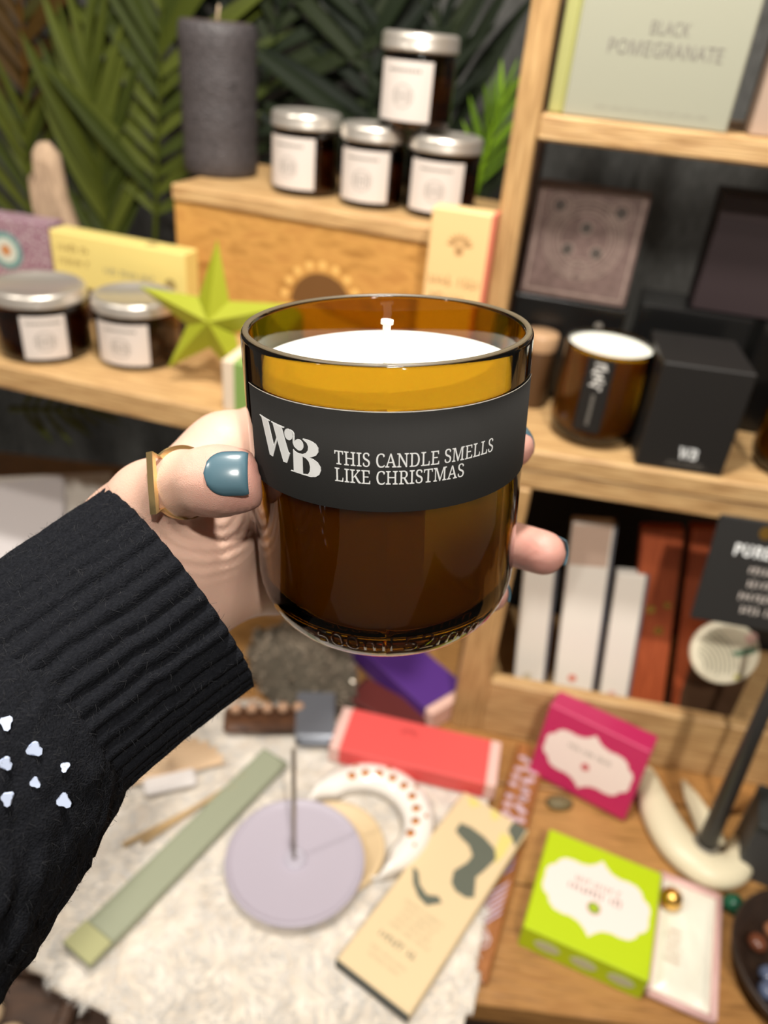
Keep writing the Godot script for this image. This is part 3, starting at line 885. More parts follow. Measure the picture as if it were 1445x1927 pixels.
func build_fur() -> void:
	var poly := pts([0.020, -0.42, 0.030, -0.33, 0.012, -0.285, -0.067, -0.262, -0.14, -0.238, -0.20, -0.232, -0.27, -0.233, -0.33, -0.246, -0.375, -0.31, -0.40, -0.40, -0.39, -0.48, -0.33, -0.54, -0.25, -0.56, -0.185, -0.565, -0.08, -0.575, -0.01, -0.57, 0.012, -0.50])
	var n := FastNoiseLite.new()
	n.seed = 5
	n.frequency = 0.05
	var f := thing("sheepskin", "cream sheepskin spread on the table under trays, strips and cards", "rug")
	var st := new_st(true)
	var step := 0.005
	var nx := 90
	var nz := 72
	for i in nx:
		for j in nz:
			var x := -0.415 + i * step
			var z := -0.59 + j * step
			var c := Vector2(x + step / 2, z + step / 2)
			if not Geometry2D.is_point_in_polygon(c, poly):
				continue
			var a := Vector3(x, fur_height(x, z, n), z)
			var b := Vector3(x + step, fur_height(x + step, z, n), z)
			var d := Vector3(x + step, fur_height(x + step, z + step, n), z + step)
			var e := Vector3(x, fur_height(x, z + step, n), z + step)
			quad(st, a, b, d, e, Vector3.UP)
			for s in [[-1, 0, a, e], [1, 0, b, d], [0, -1, a, b], [0, 1, e, d]]:
				if not Geometry2D.is_point_in_polygon(c + Vector2(s[0], s[1]) * step, poly):
					quad(st, s[2], s[3], s[3] - Vector3(0, 0.0085, 0), s[2] - Vector3(0, 0.0085, 0), Vector3(s[0], 0, s[1]))
	commit(st, "hide", patterned([Color(0.76, 0.71, 0.65), Color(0.87, 0.83, 0.77), Color(0.91, 0.88, 0.84)], 0.012, Vector3(5, 5, 5), 0.95, 41), f)
	# the pile: small curved blades
	var bl := new_st(true)
	var w := 0.0007
	bl.add_vertex(Vector3(-w, 0, 0))
	bl.add_vertex(Vector3(0, 0.006, 0.002))
	bl.add_vertex(Vector3(w, 0, 0))
	bl.add_vertex(Vector3(-w * 0.7, 0.004, 0.001))
	bl.add_vertex(Vector3(0, 0.010, 0.007))
	bl.add_vertex(Vector3(w * 0.7, 0.004, 0.001))
	var mm := MultiMesh.new()
	mm.transform_format = MultiMesh.TRANSFORM_3D
	mm.use_colors = true
	mm.mesh = done(bl)
	var r := RandomNumberGenerator.new()
	r.seed = 11
	var xs := []
	while xs.size() < 16000:
		var q := Vector2(r.randf_range(-0.41, 0.035), r.randf_range(-0.585, -0.228))
		if Geometry2D.is_point_in_polygon(q, poly):
			xs.append(q)
	mm.instance_count = xs.size()
	for i in xs.size():
		var q: Vector2 = xs[i]
		var dirn := n.get_noise_2d(q.x * 160.0 + 50.0, q.y * 160.0) * 5.0 + r.randf_range(-0.7, 0.7)
		var s := r.randf_range(0.6, 1.1)
		mm.set_instance_transform(i, Transform3D(Basis(Vector3.UP, dirn) * Basis(Vector3.RIGHT, 0.75) * Basis.from_scale(Vector3(s, s, s)), Vector3(q.x, fur_height(q.x, q.y, n) - 0.001, q.y)))
		var v := 0.72 + 0.18 * n.get_noise_2d(q.x * 110.0, q.y * 110.0 + 90.0) + r.randf_range(-0.06, 0.06)
		mm.set_instance_color(i, Color(v * 0.93, v * 0.895, v * 0.84))
	var mi := MultiMeshInstance3D.new()
	mi.multimesh = mm
	var fm := mat(Color(1, 1, 1), 0.9)
	fm.vertex_color_use_as_albedo = true
	mi.material_override = fm
	mi.name = "wool_pile"
	mi.set_meta("kind", "stuff")
	f.add_child(mi, true)


func build_table_goods() -> void:
	build_fur()
	var T := 0.0150  # top of the pressed-down pile
	# lilac tray with a cup and stem
	var tr := thing("lilac_tray", "round lilac tray with a raised rim and thin steel stem on the sheepskin", "tray", Vector3(-0.1475, T + 0.0064, -0.387))
	var st := new_st(true)
	add_lathe(st, pts([0, 0, 0.055, 0, 0.0605, 0.002, 0.062, 0.006, 0.0612, 0.0085, 0.0592, 0.0085, 0.0575, 0.0062, 0.055, 0.0056, 0, 0.0052]), 72)
	commit(st, "dish", mat(Color(0.70, 0.67, 0.72), 0.45), tr)
	st = new_st(true)
	add_lathe(st, pts([0.0105, 0.005, 0.0095, 0.0085, 0.008, 0.0092, 0.006, 0.0088, 0.0035, 0.0075, 0, 0.0075]), 32)
	commit(st, "centre_boss", mat(Color(0.72, 0.70, 0.75), 0.4), tr)
	st = new_st(true)
	add_tube(st, PackedVector3Array([Vector3(-0.001, 0.007, 0), Vector3(-0.003, 0.05, -0.002), Vector3(-0.007, 0.14, -0.006)]), PackedFloat32Array([0.0019, 0.0019, 0.0019]), 12)
	commit(st, "stem", mat(Color(0.62, 0.58, 0.52), 0.3, 0.8), tr)

	# crescent dish
	var cd := thing("crescent_dish", "white glazed crescent dish with gold spots behind the lilac tray", "dish", Vector3(-0.099, T, -0.457))
	var out := PackedVector2Array()
	var inner := PackedVector2Array()
	var ic := Vector2(-0.023, -0.040)
	var RO := 0.063
	var RI := 0.050
	st = new_st(true)
	var rings := []
	var nseg := 40
	for i in nseg + 1:
		var t := float(i) / nseg
		var a := lerpf(-0.95, PI + 0.95 - 0.25, t) - 0.28
		var po := Vector2(cos(a), sin(a)) * RO
		var dirv := Vector2(cos(a), sin(a))
		# inner edge along the ray towards the inner circle's centre
		var to := (ic - po).normalized()
		var dist := (ic - po).length() - RI
		var width := maxf(0.003, minf(dist, 0.036))
		var pi_ := po + to * width
		var ring := []
		for k in 9:
			var u := k / 8.0
			var q := po.lerp(pi_, u)
			var hgt := 0.003 + 0.013 * pow(sin(PI * clampf(u, 0.0, 1.0)), 0.55) * clampf(width / 0.012, 0.25, 1.0)
			ring.append(Vector3(q.x, hgt if k > 0 and k < 8 else 0.0, -q.y))
		rings.append(ring)
	for i in nseg:
		for k in 8:
			quad(st, rings[i][k], rings[i][k + 1], rings[i + 1][k + 1], rings[i + 1][k], Vector3(0, 1, 0) + (rings[i][0] if k < 3 else -rings[i][0] if k > 5 else Vector3.ZERO) * 20.0)
		quad(st, rings[i][0], rings[i][8], rings[i + 1][8], rings[i + 1][0], Vector3.DOWN)
	commit(st, "crescent", mat(Color(0.95, 0.93, 0.90), 0.16), cd)
	st = new_st(true)
	add_lathe(st, pts([0, 0, 0.047, 0, 0.0485, 0.002, 0.0475, 0.005, 0.0445, 0.006, 0.042, 0.0035, 0, 0.003]), 48, false, Transform3D(Basis(), Vector3(ic.x, 0, -ic.y)))
	commit(st, "inner_disc", mat(Color(0.84, 0.74, 0.58), 0.5), cd)
	var spot := new_st(true)
	add_lathe(spot, pts([0.0046, 0.0, 0.0042, 0.0006, 0, 0.0009]), 14)
	var spot_mesh := done(spot)
	for i in 9:
		var a := lerpf(2.35, -0.25, i / 8.0)
		put(spot_mesh, "gold_spot", mat(Color(0.76, 0.48, 0.20), 0.3, 0.4), cd, Transform3D(Basis(), Vector3(cos(a) * 0.0435, 0.0153, -sin(a) * 0.0435)))
		if i % 2 == 0:
			put(spot_mesh, "gold_spot", mat(Color(0.76, 0.48, 0.20), 0.3, 0.4), cd, Transform3D(Basis.from_scale(Vector3(0.5, 1, 0.5)), Vector3(cos(a - 0.16) * 0.052, 0.0148, -sin(a - 0.16) * 0.052)))

	# coral and purple boxes
	var size := Vector3(0.150, 0.022, 0.058)
	var co := carton("coral_box", "coral red slim box with pale pink ends lying behind the crescent dish", size, Vector3(-0.0785, T, -0.5435), 0.08, mat(Color(0.88, 0.34, 0.33), 0.5))
	for s in [-1.0, 1.0]:
		put(box_mesh(Vector3(0.011, 0.0216, 0.0576), 0.001), "pink_end", mat(Color(0.90, 0.74, 0.70), 0.55), co, Transform3D(Basis(), Vector3(s * 0.0803, 0.0002, 0)))
	var fan := []
	for i in 7:
		var a := lerpf(-1.2, 1.2, i / 6.0)
		var d := Vector2(sin(a), cos(a))
		fan.append(PackedVector2Array([d * 0.003, d * 0.008 + Vector2(d.y, -d.x) * 0.001, d * 0.0115, d * 0.008 - Vector2(d.y, -d.x) * 0.001]))
	print_part(co, "fan_emblem", fan, mat(Color(0.72, 0.26, 0.26), 0.5), top(size, -0.008, -0.01))
	size = Vector3(0.155, 0.03, 0.0625)
	var pu := carton("purple_box", "deep purple slim box with a pale pink end behind the coral box", size, Vector3(-0.1325, 0.0, -0.6705), -0.575, mat(Color(0.33, 0.18, 0.50), 0.5))
	put(box_mesh(Vector3(0.012, 0.0296, 0.062), 0.002), "pink_end", mat(Color(0.90, 0.74, 0.68), 0.55), pu, Transform3D(Basis(), Vector3(0.0835, 0.0002, 0)))
	var mb := carton("maroon_box", "maroon box lying half hidden between the purple and coral boxes", Vector3(0.09, 0.016, 0.04), Vector3(-0.125, 0.0, -0.605), -0.3, mat(Color(0.36, 0.14, 0.13), 0.5))
	put(box_mesh(Vector3(0.004, 0.0162, 0.0404), 0.0005), "dark_end", mat(Color(0.2, 0.09, 0.08), 0.5), mb, Transform3D(Basis(), Vector3(-0.0435, 0, 0)))
	# grey tin
	var tin := thing("grey_tin", "grey metal tin at the left end of the coral box", "tin", Vector3(-0.1905, T, -0.545), 0.35)
	put(box_mesh(Vector3(0.04, 0.016, 0.062), 0.005), "tin_body", mat(Color(0.44, 0.46, 0.50), 0.35, 0.5), tin)
	put(box_mesh(Vector3(0.042, 0.006, 0.064), 0.0025), "tin_lid", mat(Color(0.56, 0.58, 0.62), 0.3, 0.5), tin, Transform3D(Basis(), Vector3(0, 0.0162, 0)))

	# crystal cluster
	var cr := thing("crystal_cluster", "lumpy grey-brown glittering crystal cluster below the hand", "crystal", Vector3(-0.238, 0.0, -0.625), -0.5)
	var n := FastNoiseLite.new()
	n.seed = 3
	n.frequency = 0.9
	st = new_st(true)
	var nu := 40
	var nv := 16
	var cpt := func(i: int, j: int) -> Vector3:
		var a := TAU * (i % nu) / nu
		var e := PI / 2 * j / nv
		var d := Vector3(cos(a) * cos(e), sin(e), sin(a) * cos(e))
		var k := 1.0 + 0.22 * n.get_noise_3dv(d * 2.6) + 0.08 * n.get_noise_3dv(d * 9.0)
		return Vector3(d.x * 0.078 * k, d.y * 0.052 * k, d.z * 0.054 * k)
	for i in nu:
		for j in nv:
			var a: Vector3 = cpt.call(i, j)
			quad(st, a, cpt.call(i + 1, j), cpt.call(i + 1, j + 1), cpt.call(i, j + 1), a + Vector3(0, 0.01, 0))
	commit(st, "rock", patterned([Color(0.36, 0.33, 0.28), Color(0.60, 0.56, 0.49)], 0.05, Vector3(20, 20, 20), 0.5, 51, 0.3), cr)
	var gem := new_st()
	for k in 6:
		var a := TAU * k / 6
		var b := TAU * (k + 1) / 6
		tri(gem, Vector3(cos(a), 0, sin(a)), Vector3(cos(b), 0, sin(b)), Vector3(0, 1.5, 0), Vector3(cos((a + b) / 2), 0.5, sin((a + b) / 2)))
	var mm := MultiMesh.new()
	mm.transform_format = MultiMesh.TRANSFORM_3D
	mm.mesh = done(gem)
	mm.instance_count = 900
	var r := RandomNumberGenerator.new()
	r.seed = 77
	for i in 900:
		var p: Vector3 = cpt.call(r.randi_range(0, nu - 1), r.randi_range(0, nv - 1))
		var up := (p.normalized() + Vector3(r.randf_range(-0.6, 0.6), r.randf_range(-0.2, 0.6), r.randf_range(-0.6, 0.6))).normalized()
		var sx := up.cross(Vector3(0.3, 0.2, 0.9)).normalized()
		var s := r.randf_range(0.0014, 0.0034)
		mm.set_instance_transform(i, Transform3D(Basis(sx * s, up * s, up.cross(sx) * -s), p * 0.985))
	var gi := MultiMeshInstance3D.new()
	gi.multimesh = mm
	gi.material_override = mat(Color(0.66, 0.61, 0.54), 0.15, 0.25)
	gi.name = "crystal_points"
	gi.set_meta("kind", "stuff")
	cr.add_child(gi, true)

	# wooden incense holder with pale knobs
	var wh := thing("knobbed_holder", "brown wooden bar with a row of pale round knobs beside the sleeve", "holder", Vector3(-0.237, T, -0.532), 0.40)
	put(box_mesh(Vector3(0.098, 0.014, 0.034), 0.005), "bar", patterned([Color(0.24, 0.14, 0.08), Color(0.46, 0.30, 0.18)], 0.02, Vector3(4, 14, 14), 0.5, 61), wh)
	st = new_st(true)
	add_lathe(st, pts([0, -0.005, 0.005, -0.003, 0.0066, 0.001, 0.005, 0.005, 0, 0.0066]), 16)
	var bead := done(st)
	for i in 5:
		put(bead, "knob", mat(Color(0.80, 0.64, 0.52), 0.4), wh, Transform3D(Basis(), Vector3(-0.036 + i * 0.0165, 0.0185, -0.004)))

	# ridged pale shell
	var sh := thing("ridged_shell", "cream ridged shell half hidden behind the dark cuff", "shell", Vector3(-0.300, T, -0.432), 0.65)
	st = new_st(true)
	var spt := func(i: int, j: int) -> Vector3:
		var a := lerpf(0.0, PI, i / 60.0)
		var u := j / 14.0
		var rr := 0.055 * u * (1.0 + 0.035 * cos(i * PI / 60.0 * 26.0))
		return Vector3(cos(a) * rr, 0.022 * (1.0 - u * u) * sin(a * 0.999 + 0.0005) + 0.002 + 0.0016 * cos(i * PI / 60.0 * 26.0) * u, -sin(a) * rr * 0.9)
	for i in 60:
		for j in 14:
			quad(st, spt.call(i, j), spt.call(i + 1, j), spt.call(i + 1, j + 1), spt.call(i, j + 1), Vector3.UP)
	commit(st, "ribbed_valve", mat(Color(0.90, 0.78, 0.64), 0.4), sh)
	put(box_mesh(Vector3(0.05, 0.008, 0.02), 0.003), "white_hinge", mat(Color(0.93, 0.91, 0.90), 0.5), sh, Transform3D(Basis(), Vector3(0.0, 0, 0.008)))

	# sage green ash board
	var gs := thing("incense_board", "long sage green board lying diagonally on the sheepskin", "incense holder", Vector3(-0.2447, T, -0.3718), -0.27)
	st = new_st()
	for i in 13:
		var z := 0.1225 - i * (0.245 / 12)
		if i == 12:
			break
		var z2 := 0.1225 - (i + 1) * (0.245 / 12)
		var y := 0.004 * pow(maxf(0.0, z - 0.085) / 0.0375, 2.0)
		var y2 := 0.004 * pow(maxf(0.0, z2 - 0.085) / 0.0375, 2.0)
		for s in 3:
			var xa: float = [-0.0155, -0.0125, 0.0125][s]
			var xb: float = [-0.0125, 0.0125, 0.0155][s]
			var ya: float = [0.007, 0.0045, 0.0045][s]
			var yb: float = [0.0045, 0.0045, 0.007][s]
			quad(st, Vector3(xa, y + ya, z), Vector3(xb, y + yb, z), Vector3(xb, y2 + yb, z2), Vector3(xa, y2 + ya, z2), Vector3.UP)
		quad(st, Vector3(-0.0155, y, z), Vector3(-0.0155, y + 0.007, z), Vector3(-0.0155, y2 + 0.007, z2), Vector3(-0.0155, y2, z2), Vector3.LEFT)
		quad(st, Vector3(0.0155, y, z), Vector3(0.0155, y + 0.007, z), Vector3(0.0155, y2 + 0.007, z2), Vector3(0.0155, y2, z2), Vector3.RIGHT)
		quad(st, Vector3(-0.0155, y, z), Vector3(0.0155, y, z), Vector3(0.0155, y2, z2), Vector3(-0.0155, y2, z2), Vector3.DOWN)
	quad(st, Vector3(-0.0155, 0.004, 0.1225), Vector3(0.0155, 0.004, 0.1225), Vector3(0.0155, 0.011, 0.1225), Vector3(-0.0155, 0.011, 0.1225), Vector3.BACK)
	quad(st, Vector3(-0.0155, 0, -0.1225), Vector3(0.0155, 0, -0.1225), Vector3(0.0155, 0.007, -0.1225), Vector3(-0.0155, 0.007, -0.1225), Vector3.FORWARD)
	commit(st, "board", mat(Color(0.60, 0.62, 0.53), 0.45), gs)
	put(box_mesh(Vector3(0.0312, 0.004, 0.022), 0.0006), "end_bar", mat(Color(0.66, 0.66, 0.48), 0.45), gs, Transform3D(Basis(), Vector3(0, 0.0072, 0.111)))

	# two thin sticks
	for i in 2:
		st = new_st(true)
		add_tube(st, PackedVector3Array([Vector3(0, 0.0025, 0.055), Vector3(0, 0.0025, -0.06)]), PackedFloat32Array([0.0021, 0.0021]), 8)
		var stick := commit(st, "wooden_stick", mat(Color(0.74, 0.62, 0.44), 0.7), self)
		stick.position = Vector3(-0.268 + i * 0.009, T, -0.397 - i * 0.012)
		stick.rotation.y = -0.62 + i * 0.12
		tag(stick, ["thin wooden incense stick nearer the sleeve on the sheepskin", "thin wooden incense stick nearer the sage green board"][i], "stick", "wooden sticks on the sheepskin")

	# cream card box with a grey-green print
	size = Vector3(0.071, 0.010, 0.206)
	var cb := carton("printed_card_box", "long cream box with grey-green silhouette print lying on the sheepskin's right edge", size, Vector3(-0.018, T - 0.001, -0.407), -0.316, mat(Color(0.86, 0.77, 0.61), 0.6))
	cb.rotation.z = 0.02
	var sil := mat(Color(0.36, 0.38, 0.33), 0.6)
	var tf := top(size)
	print_part(cb, "silhouette_print", [pts([-0.0194, 0.0582, -0.0198, 0.0684, -0.0098, 0.0705, 0.0057, 0.0691, 0.0193, 0.0642, 0.0255, 0.0560, 0.0225, 0.0388, 0.0197, 0.0283, 0.0279, 0.0107, 0.0220, 0.0061, 0.0117, 0.0059, 0.0047, 0.0104, 0.0006, 0.0215, 0.0062, 0.0364, 0.0065, 0.0453, -0.0012, 0.0523, -0.0120, 0.0550]),
		pts([-0.0311, 0.0028, -0.0247, 0.0015, -0.0165, -0.0083, -0.0067, -0.0125, 0.0023, -0.0074, 0.0079, -0.0108, -0.0014, -0.0209, -0.0117, -0.0184, -0.0221, -0.0107]),
		pts([0.0200, 0.1020, 0.0200, 0.0900, 0.0340, 0.0780, 0.0340, 0.1020])], sil, tf)
	print_part(cb, "yellow_print", [pts([-0.0296, 0.0985, -0.0222, 0.1016, -0.0140, 0.0983, -0.0207, 0.0900]), pts([-0.0042, 0.1000, 0.0007, 0.1020, 0.0079, 0.0962, 0.0027, 0.0900]), pts([0.0163, 0.0837, 0.0287, 0.0843, 0.0294, 0.0622, 0.0267, 0.0500, 0.0193, 0.0676])], mat(Color(0.86, 0.80, 0.48), 0.6), tf)
	scribble(cb, "printed_text", 0.042, 0.030, 5, mat(Color(0.68, 0.62, 0.50), 0.6), top(size, 0.040, 0.001), 18)
	scribble(cb, "title_print", 0.036, 0.012, 1, mat(Color(0.45, 0.43, 0.36), 0.6), top(size, 0.064, -0.002), 19)
	scribble(cb, "printed_text", 0.034, 0.012, 2, mat(Color(0.70, 0.65, 0.53), 0.6), top(size, 0.080, -0.003), 20)
	put(box_mesh(Vector3(0.0705, 0.0098, 0.002), 0.0004), "dark_end", mat(Color(0.27, 0.28, 0.26), 0.5), cb, Transform3D(Basis(), Vector3(0, 0, 0.1035)))

	# carved wooden strip
	var ws := thing("carved_strip", "brown wooden incense strip with lilac feather print left of the lime box", "incense holder", Vector3(0.0300, 0.0, -0.483), -0.068)
	put(box_mesh(Vector3(0.033, 0.008, 0.262), 0.0025), "strip", M.wood_carved, ws)
	var lil := []
	var blue := []
	for i in 9:
		for s in [-1.0, 1.0]:
			var y := 0.008 - i * 0.0062
			var q := PackedVector2Array([Vector2(0, y), Vector2(s * 0.0115, y + 0.016), Vector2(s * 0.0125, y + 0.0195), Vector2(0, y + 0.0028)])
			if i < 3:
				blue.append(q)
			else:
				lil.append(q)
	var ss := Vector3(0.033, 0.008, 0.262)
	print_part(ws, "feather_print", lil, mat(Color(0.76, 0.70, 0.80), 0.5), top(ss, 0.045))
	print_part(ws, "blue_feather_print", blue, mat(Color(0.50, 0.53, 0.74), 0.5), top(ss, 0.035))
	var em := []
	for i in 20:
		var a := TAU * i / 20
		var b := TAU * (i + 1) / 20
		em.append(PackedVector2Array([Vector2(cos(a), sin(a)) * 0.0095, Vector2(cos(b), sin(b)) * 0.0095, Vector2(cos(b), sin(b)) * 0.0083, Vector2(cos(a), sin(a)) * 0.0083]))
	for i in 6:
		em.append(PackedVector2Array([Vector2(-0.007, -0.005 + i * 0.0022), Vector2(0.006, -0.0035 + i * 0.0018), Vector2(0.006, -0.0028 + i * 0.0018), Vector2(-0.007, -0.0043 + i * 0.0022)]))
	print_part(ws, "round_emblem", em, mat(Color(0.80, 0.72, 0.74), 0.5), top(ss, 0.098))
	var fl := []
	for i in 7:
		for k in 3:
			fl.append(circle(0.0048, 8, Vector2(sin(i * 2.3 + k * 2.1) * 0.009, 0.03 + i * 0.0125 + k * 0.002), 0.0030))
	print_part(ws, "flower_print", fl, mat(Color(0.78, 0.68, 0.72), 0.5), top(ss, 0.0))

	# lime soap box
	size = Vector3(0.1045, 0.0295, 0.104)
	var li := carton("lime_soap_box", "lime green soap box with a white scalloped label lying on the table", size, Vector3(0.1132, 0, -0.4417), -0.10, mat(Color(0.70, 0.79, 0.02), 0.5), "soap box", 0.0, "soap boxes on the table")
	var plaque := mat(Color(0.93, 0.86, 0.83), 0.6)
	var lp1 := print_part(li, "scalloped_label", [soap_plaque(0.0975, 0.080)], plaque, top(size, -0.001))
	var tf2 := top(size, -0.012).translated_local(Vector3(0, 0, 0.0004))
	scribble(lp1, "label_text", 0.040, 0.010, 1, M.ink_grey, tf2, 23)
	scribble(lp1, "label_text", 0.052, 0.012, 1, mat(Color(0.38, 0.33, 0.31), 0.6), top(size, -0.003).translated_local(Vector3(0, 0, 0.0004)), 24)
	print_part(lp1, "round_emblem", [circle(0.0058, 18)], mat(Color(0.56, 0.52, 0.40), 0.6), top(size, 0.010).translated_local(Vector3(0, 0, 0.0004)))
	print_part(lp1, "green_leaf", [circle(0.0042, 14)], mat(Color(0.62, 0.72, 0.05), 0.6), top(size, 0.010).translated_local(Vector3(0, 0, 0.0008)))
	var loz := []
	for i in 3:
		loz.append(circle(0.0115, 8, Vector2(-0.029 + i * 0.031, 0), 0.0062))
	print_part(li, "side_labels", loz, mat(Color(0.74, 0.74, 0.60), 0.6), front(size))

	# magenta soap box, leaning on the crate's lip
	size = Vector3(0.1045, 0.088, 0.032)
	var mg := carton("magenta_soap_box", "magenta soap box with a white scalloped label leaning on the crate's lip", size, Vector3(0.0930, 0.002, -0.581), -0.26, mat(Color(0.74, 0.15, 0.36), 0.5), "soap box", 0.20, "soap boxes on the table")
	var lp2 := print_part(mg, "scalloped_label", [soap_plaque(0.096, 0.070)], plaque, front(size))
	scribble(lp2, "label_text", 0.048, 0.009, 1, M.ink_grey, front(size, 0.010).translated_local(Vector3(0, 0, 0.0004)), 25)
	print_part(lp2, "round_emblem", [circle(0.0042, 14)], mat(Color(0.78, 0.36, 0.38), 0.6), front(size, -0.006).translated_local(Vector3(0, 0, 0.0004)))

	# pebble
	st = new_st(true)
	add_lathe(st, pts([0, 0, 0.007, 0.0005, 0.0115, 0.004, 0.009, 0.0075, 0, 0.009]), 18)
	var pb := commit(st, "pebble", patterned([Color(0.30, 0.27, 0.16), Color(0.54, 0.48, 0.34)], 0.05, Vector3(30, 30, 30), 0.6, 71), self)
	pb.position = Vector3(0.0748, 0, -0.553)
	pb.rotation.y = 0.4
	pb.scale = Vector3(1.25, 0.9, 0.8)
	tag(pb, "small olive pebble between the magenta and lime soap boxes", "pebble")

	# clear packet with pink edges and white satin
	var pk := thing("gift_packet", "white satin packet with pink rolled edges right of the lime soap box", "packet", Vector3(0.1960, 0, -0.4455), -0.10)
	var pksize := Vector3(0.0535, 0.009, 0.115)
	st = new_st(true)
	var pn := FastNoiseLite.new()
	pn.seed = 9
	pn.frequency = 1.0
	var pp := func(i: int, j: int) -> Vector3:
		var x := lerpf(-0.0255, 0.0255, i / 16.0)
		var z := lerpf(-0.056, 0.056, j / 32.0)
		var e := minf(minf(i, 16 - i) / 3.0, minf(j, 32 - j) / 3.0)
		return Vector3(x, 0.004 + clampf(e, 0, 1) * (0.0045 + 0.0025 * pn.get_noise_2d(x * 60, z * 22)), z)
	for i in 16:
		for j in 32:
			quad(st, pp.call(i, j), pp.call(i + 1, j), pp.call(i + 1, j + 1), pp.call(i, j + 1), Vector3.UP)
	var satin := mat(Color(0.91, 0.90, 0.84), 0.25)
	commit(st, "satin_fill", satin, pk)
	put(box_mesh(Vector3(0.052, 0.004, 0.113), 0.001), "tray", mat(Color(0.88, 0.80, 0.78), 0.5), pk)
	for e in [[Vector3(-0.0265, 0.005, 0.0575), Vector3(-0.0265, 0.005, -0.0575)], [Vector3(0.0265, 0.005, 0.0575), Vector3(0.0265, 0.005, -0.0575)], [Vector3(-0.0265, 0.005, 0.0575), Vector3(0.0265, 0.005, 0.0575)], [Vector3(-0.0265, 0.005, -0.0575), Vector3(0.0265, 0.005, -0.0575)]]:
		st = new_st(true)
		add_tube(st, PackedVector3Array([e[0], e[1]]), PackedFloat32Array([0.0032, 0.0032]), 10)
		commit(st, "pink_edge", mat(Color(0.84, 0.68, 0.66), 0.35), pk)
	scribble(pk, "pink_print", 0.014, 0.034, 6, mat(Color(0.84, 0.68, 0.58), 0.6), Transform3D(Basis(Vector3.RIGHT, -PI / 2), Vector3(-0.010, 0.0105, 0.012)), 28)
	# gold bell on the packet
	var bell := thing("gold_bell", "small round gold bell resting on the packet's corner", "bell", Vector3(0.1815, 0.0085, -0.4740))
	st = new_st(true)
	add_lathe(st, pts([0, 0, 0.005, 0.0006, 0.0088, 0.004, 0.0098, 0.0085, 0.0094, 0.0098, 0.0096, 0.0105, 0.0082, 0.0148, 0.004, 0.0182, 0, 0.0188]), 28)
	commit(st, "bell_body", M.gold, bell)
	st = new_st(true)
	add_lathe(st, pts([0.0024, 0.0182, 0.0036, 0.0195, 0.0024, 0.021, 0.0014, 0.0197]), 14, true)
	commit(st, "loop", M.gold, bell)
	# crescent candle holder in ceramic with a black taper
	var cream := mat(Color(0.86, 0.82, 0.70), 0.4)
	var mo := thing("crescent_candle_holder", "cream ceramic crescent candle holder at right holding a black taper", "candle holder", Vector3(0.2129, 0, -0.540))
	st = new_st(true)
	var path := PackedVector3Array()
	var rad := PackedFloat32Array()
	var ctrl := [Vector2(-0.0560, -0.082), Vector2(-0.0480, -0.052), Vector2(-0.0370, -0.022), Vector2(-0.020, 0.004), Vector2(0.004, 0.017), Vector2(0.026, 0.010), Vector2(0.036, -0.010), Vector2(0.034, -0.026)]
	var cur := Curve3D.new()
	for i in ctrl.size():
		var a: Vector2 = ctrl[maxi(i - 1, 0)]
		var b: Vector2 = ctrl[mini(i + 1, ctrl.size() - 1)]
		var tn := (b - a) / 6.0
		cur.add_point(Vector3(ctrl[i].x, 0.011, ctrl[i].y), Vector3(-tn.x, 0, -tn.y), Vector3(tn.x, 0, tn.y))
	for i in 33:
		var t := i / 32.0
		path.append(cur.sample_baked(t * cur.get_baked_length(), true))
		rad.append(0.0035 + 0.0165 * pow(sin(PI * clampf(0.06 + t * 0.88, 0, 1)), 0.7))
	add_tube(st, path, rad, 20, 0.72)
	commit(st, "crescent", cream, mo)
	# the second horn and the socket
	st = new_st(true)
	add_tube(st, PackedVector3Array([Vector3(0.012, 0.010, -0.012), Vector3(0.004, 0.012, -0.036), Vector3(-0.008, 0.012, -0.062), Vector3(-0.016, 0.011, -0.082)]), PackedFloat32Array([0.012, 0.0115, 0.008, 0.0025]), 16, 0.75)
	commit(st, "horn", cream, mo)
	st = new_st(true)
	add_lathe(st, pts([0, 0, 0.013, 0, 0.0125, 0.024, 0.0105, 0.027, 0.0088, 0.026, 0.0088, 0.020, 0, 0.020]), 28)
	commit(st, "socket", mat(Color(0.50, 0.47, 0.41), 0.4), mo)
	var tp := thing("taper_candle", "black taper candle leaning in the cream crescent holder", "candle", Vector3(0.2129, 0.021, -0.540))
	st = new_st(true)
	add_tube(st, PackedVector3Array([Vector3(0, 0, 0), Vector3(0.0, 0.008, 0.0), Vector3(-0.004, 0.12, 0.0), Vector3(-0.008, 0.235, 0.0)]), PackedFloat32Array([0.0080, 0.0088, 0.0072, 0.0050]), 20)
	commit(st, "taper", mat(Color(0.15, 0.145, 0.14), 0.4), tp)
	st = new_st(true)
	add_tube(st, PackedVector3Array([Vector3(-0.008, 0.234, 0), Vector3(-0.0085, 0.245, 0)]), PackedFloat32Array([0.0008, 0.0007]), 6)
	commit(st, "wick", M.white, tp)
	# purple scrap beside the magenta box
	st = new_st(true)
	add_lathe(st, pts([0, 0, 0.006, 0.001, 0.0085, 0.006, 0.006, 0.012, 0, 0.0145]), 12)
	var am := commit(st, "purple_stone", mat(Color(0.40, 0.24, 0.62), 0.3), self)
	am.position = Vector3(0.1545, 0.0, -0.600)
	tag(am, "small purple stone beside the magenta box's right end", "stone")
	# green stone
	st = new_st(true)
	add_lathe(st, pts([0, 0, 0.008, 0.001, 0.010, 0.007, 0.007, 0.013, 0, 0.015]), 10)
	var gn := commit(st, "green_stone", mat(Color(0.05, 0.32, 0.22), 0.3), self)
	gn.position = Vector3(0.240, 0.0, -0.497)
	tag(gn, "dark green stone between the packet and the dark bowl", "stone")
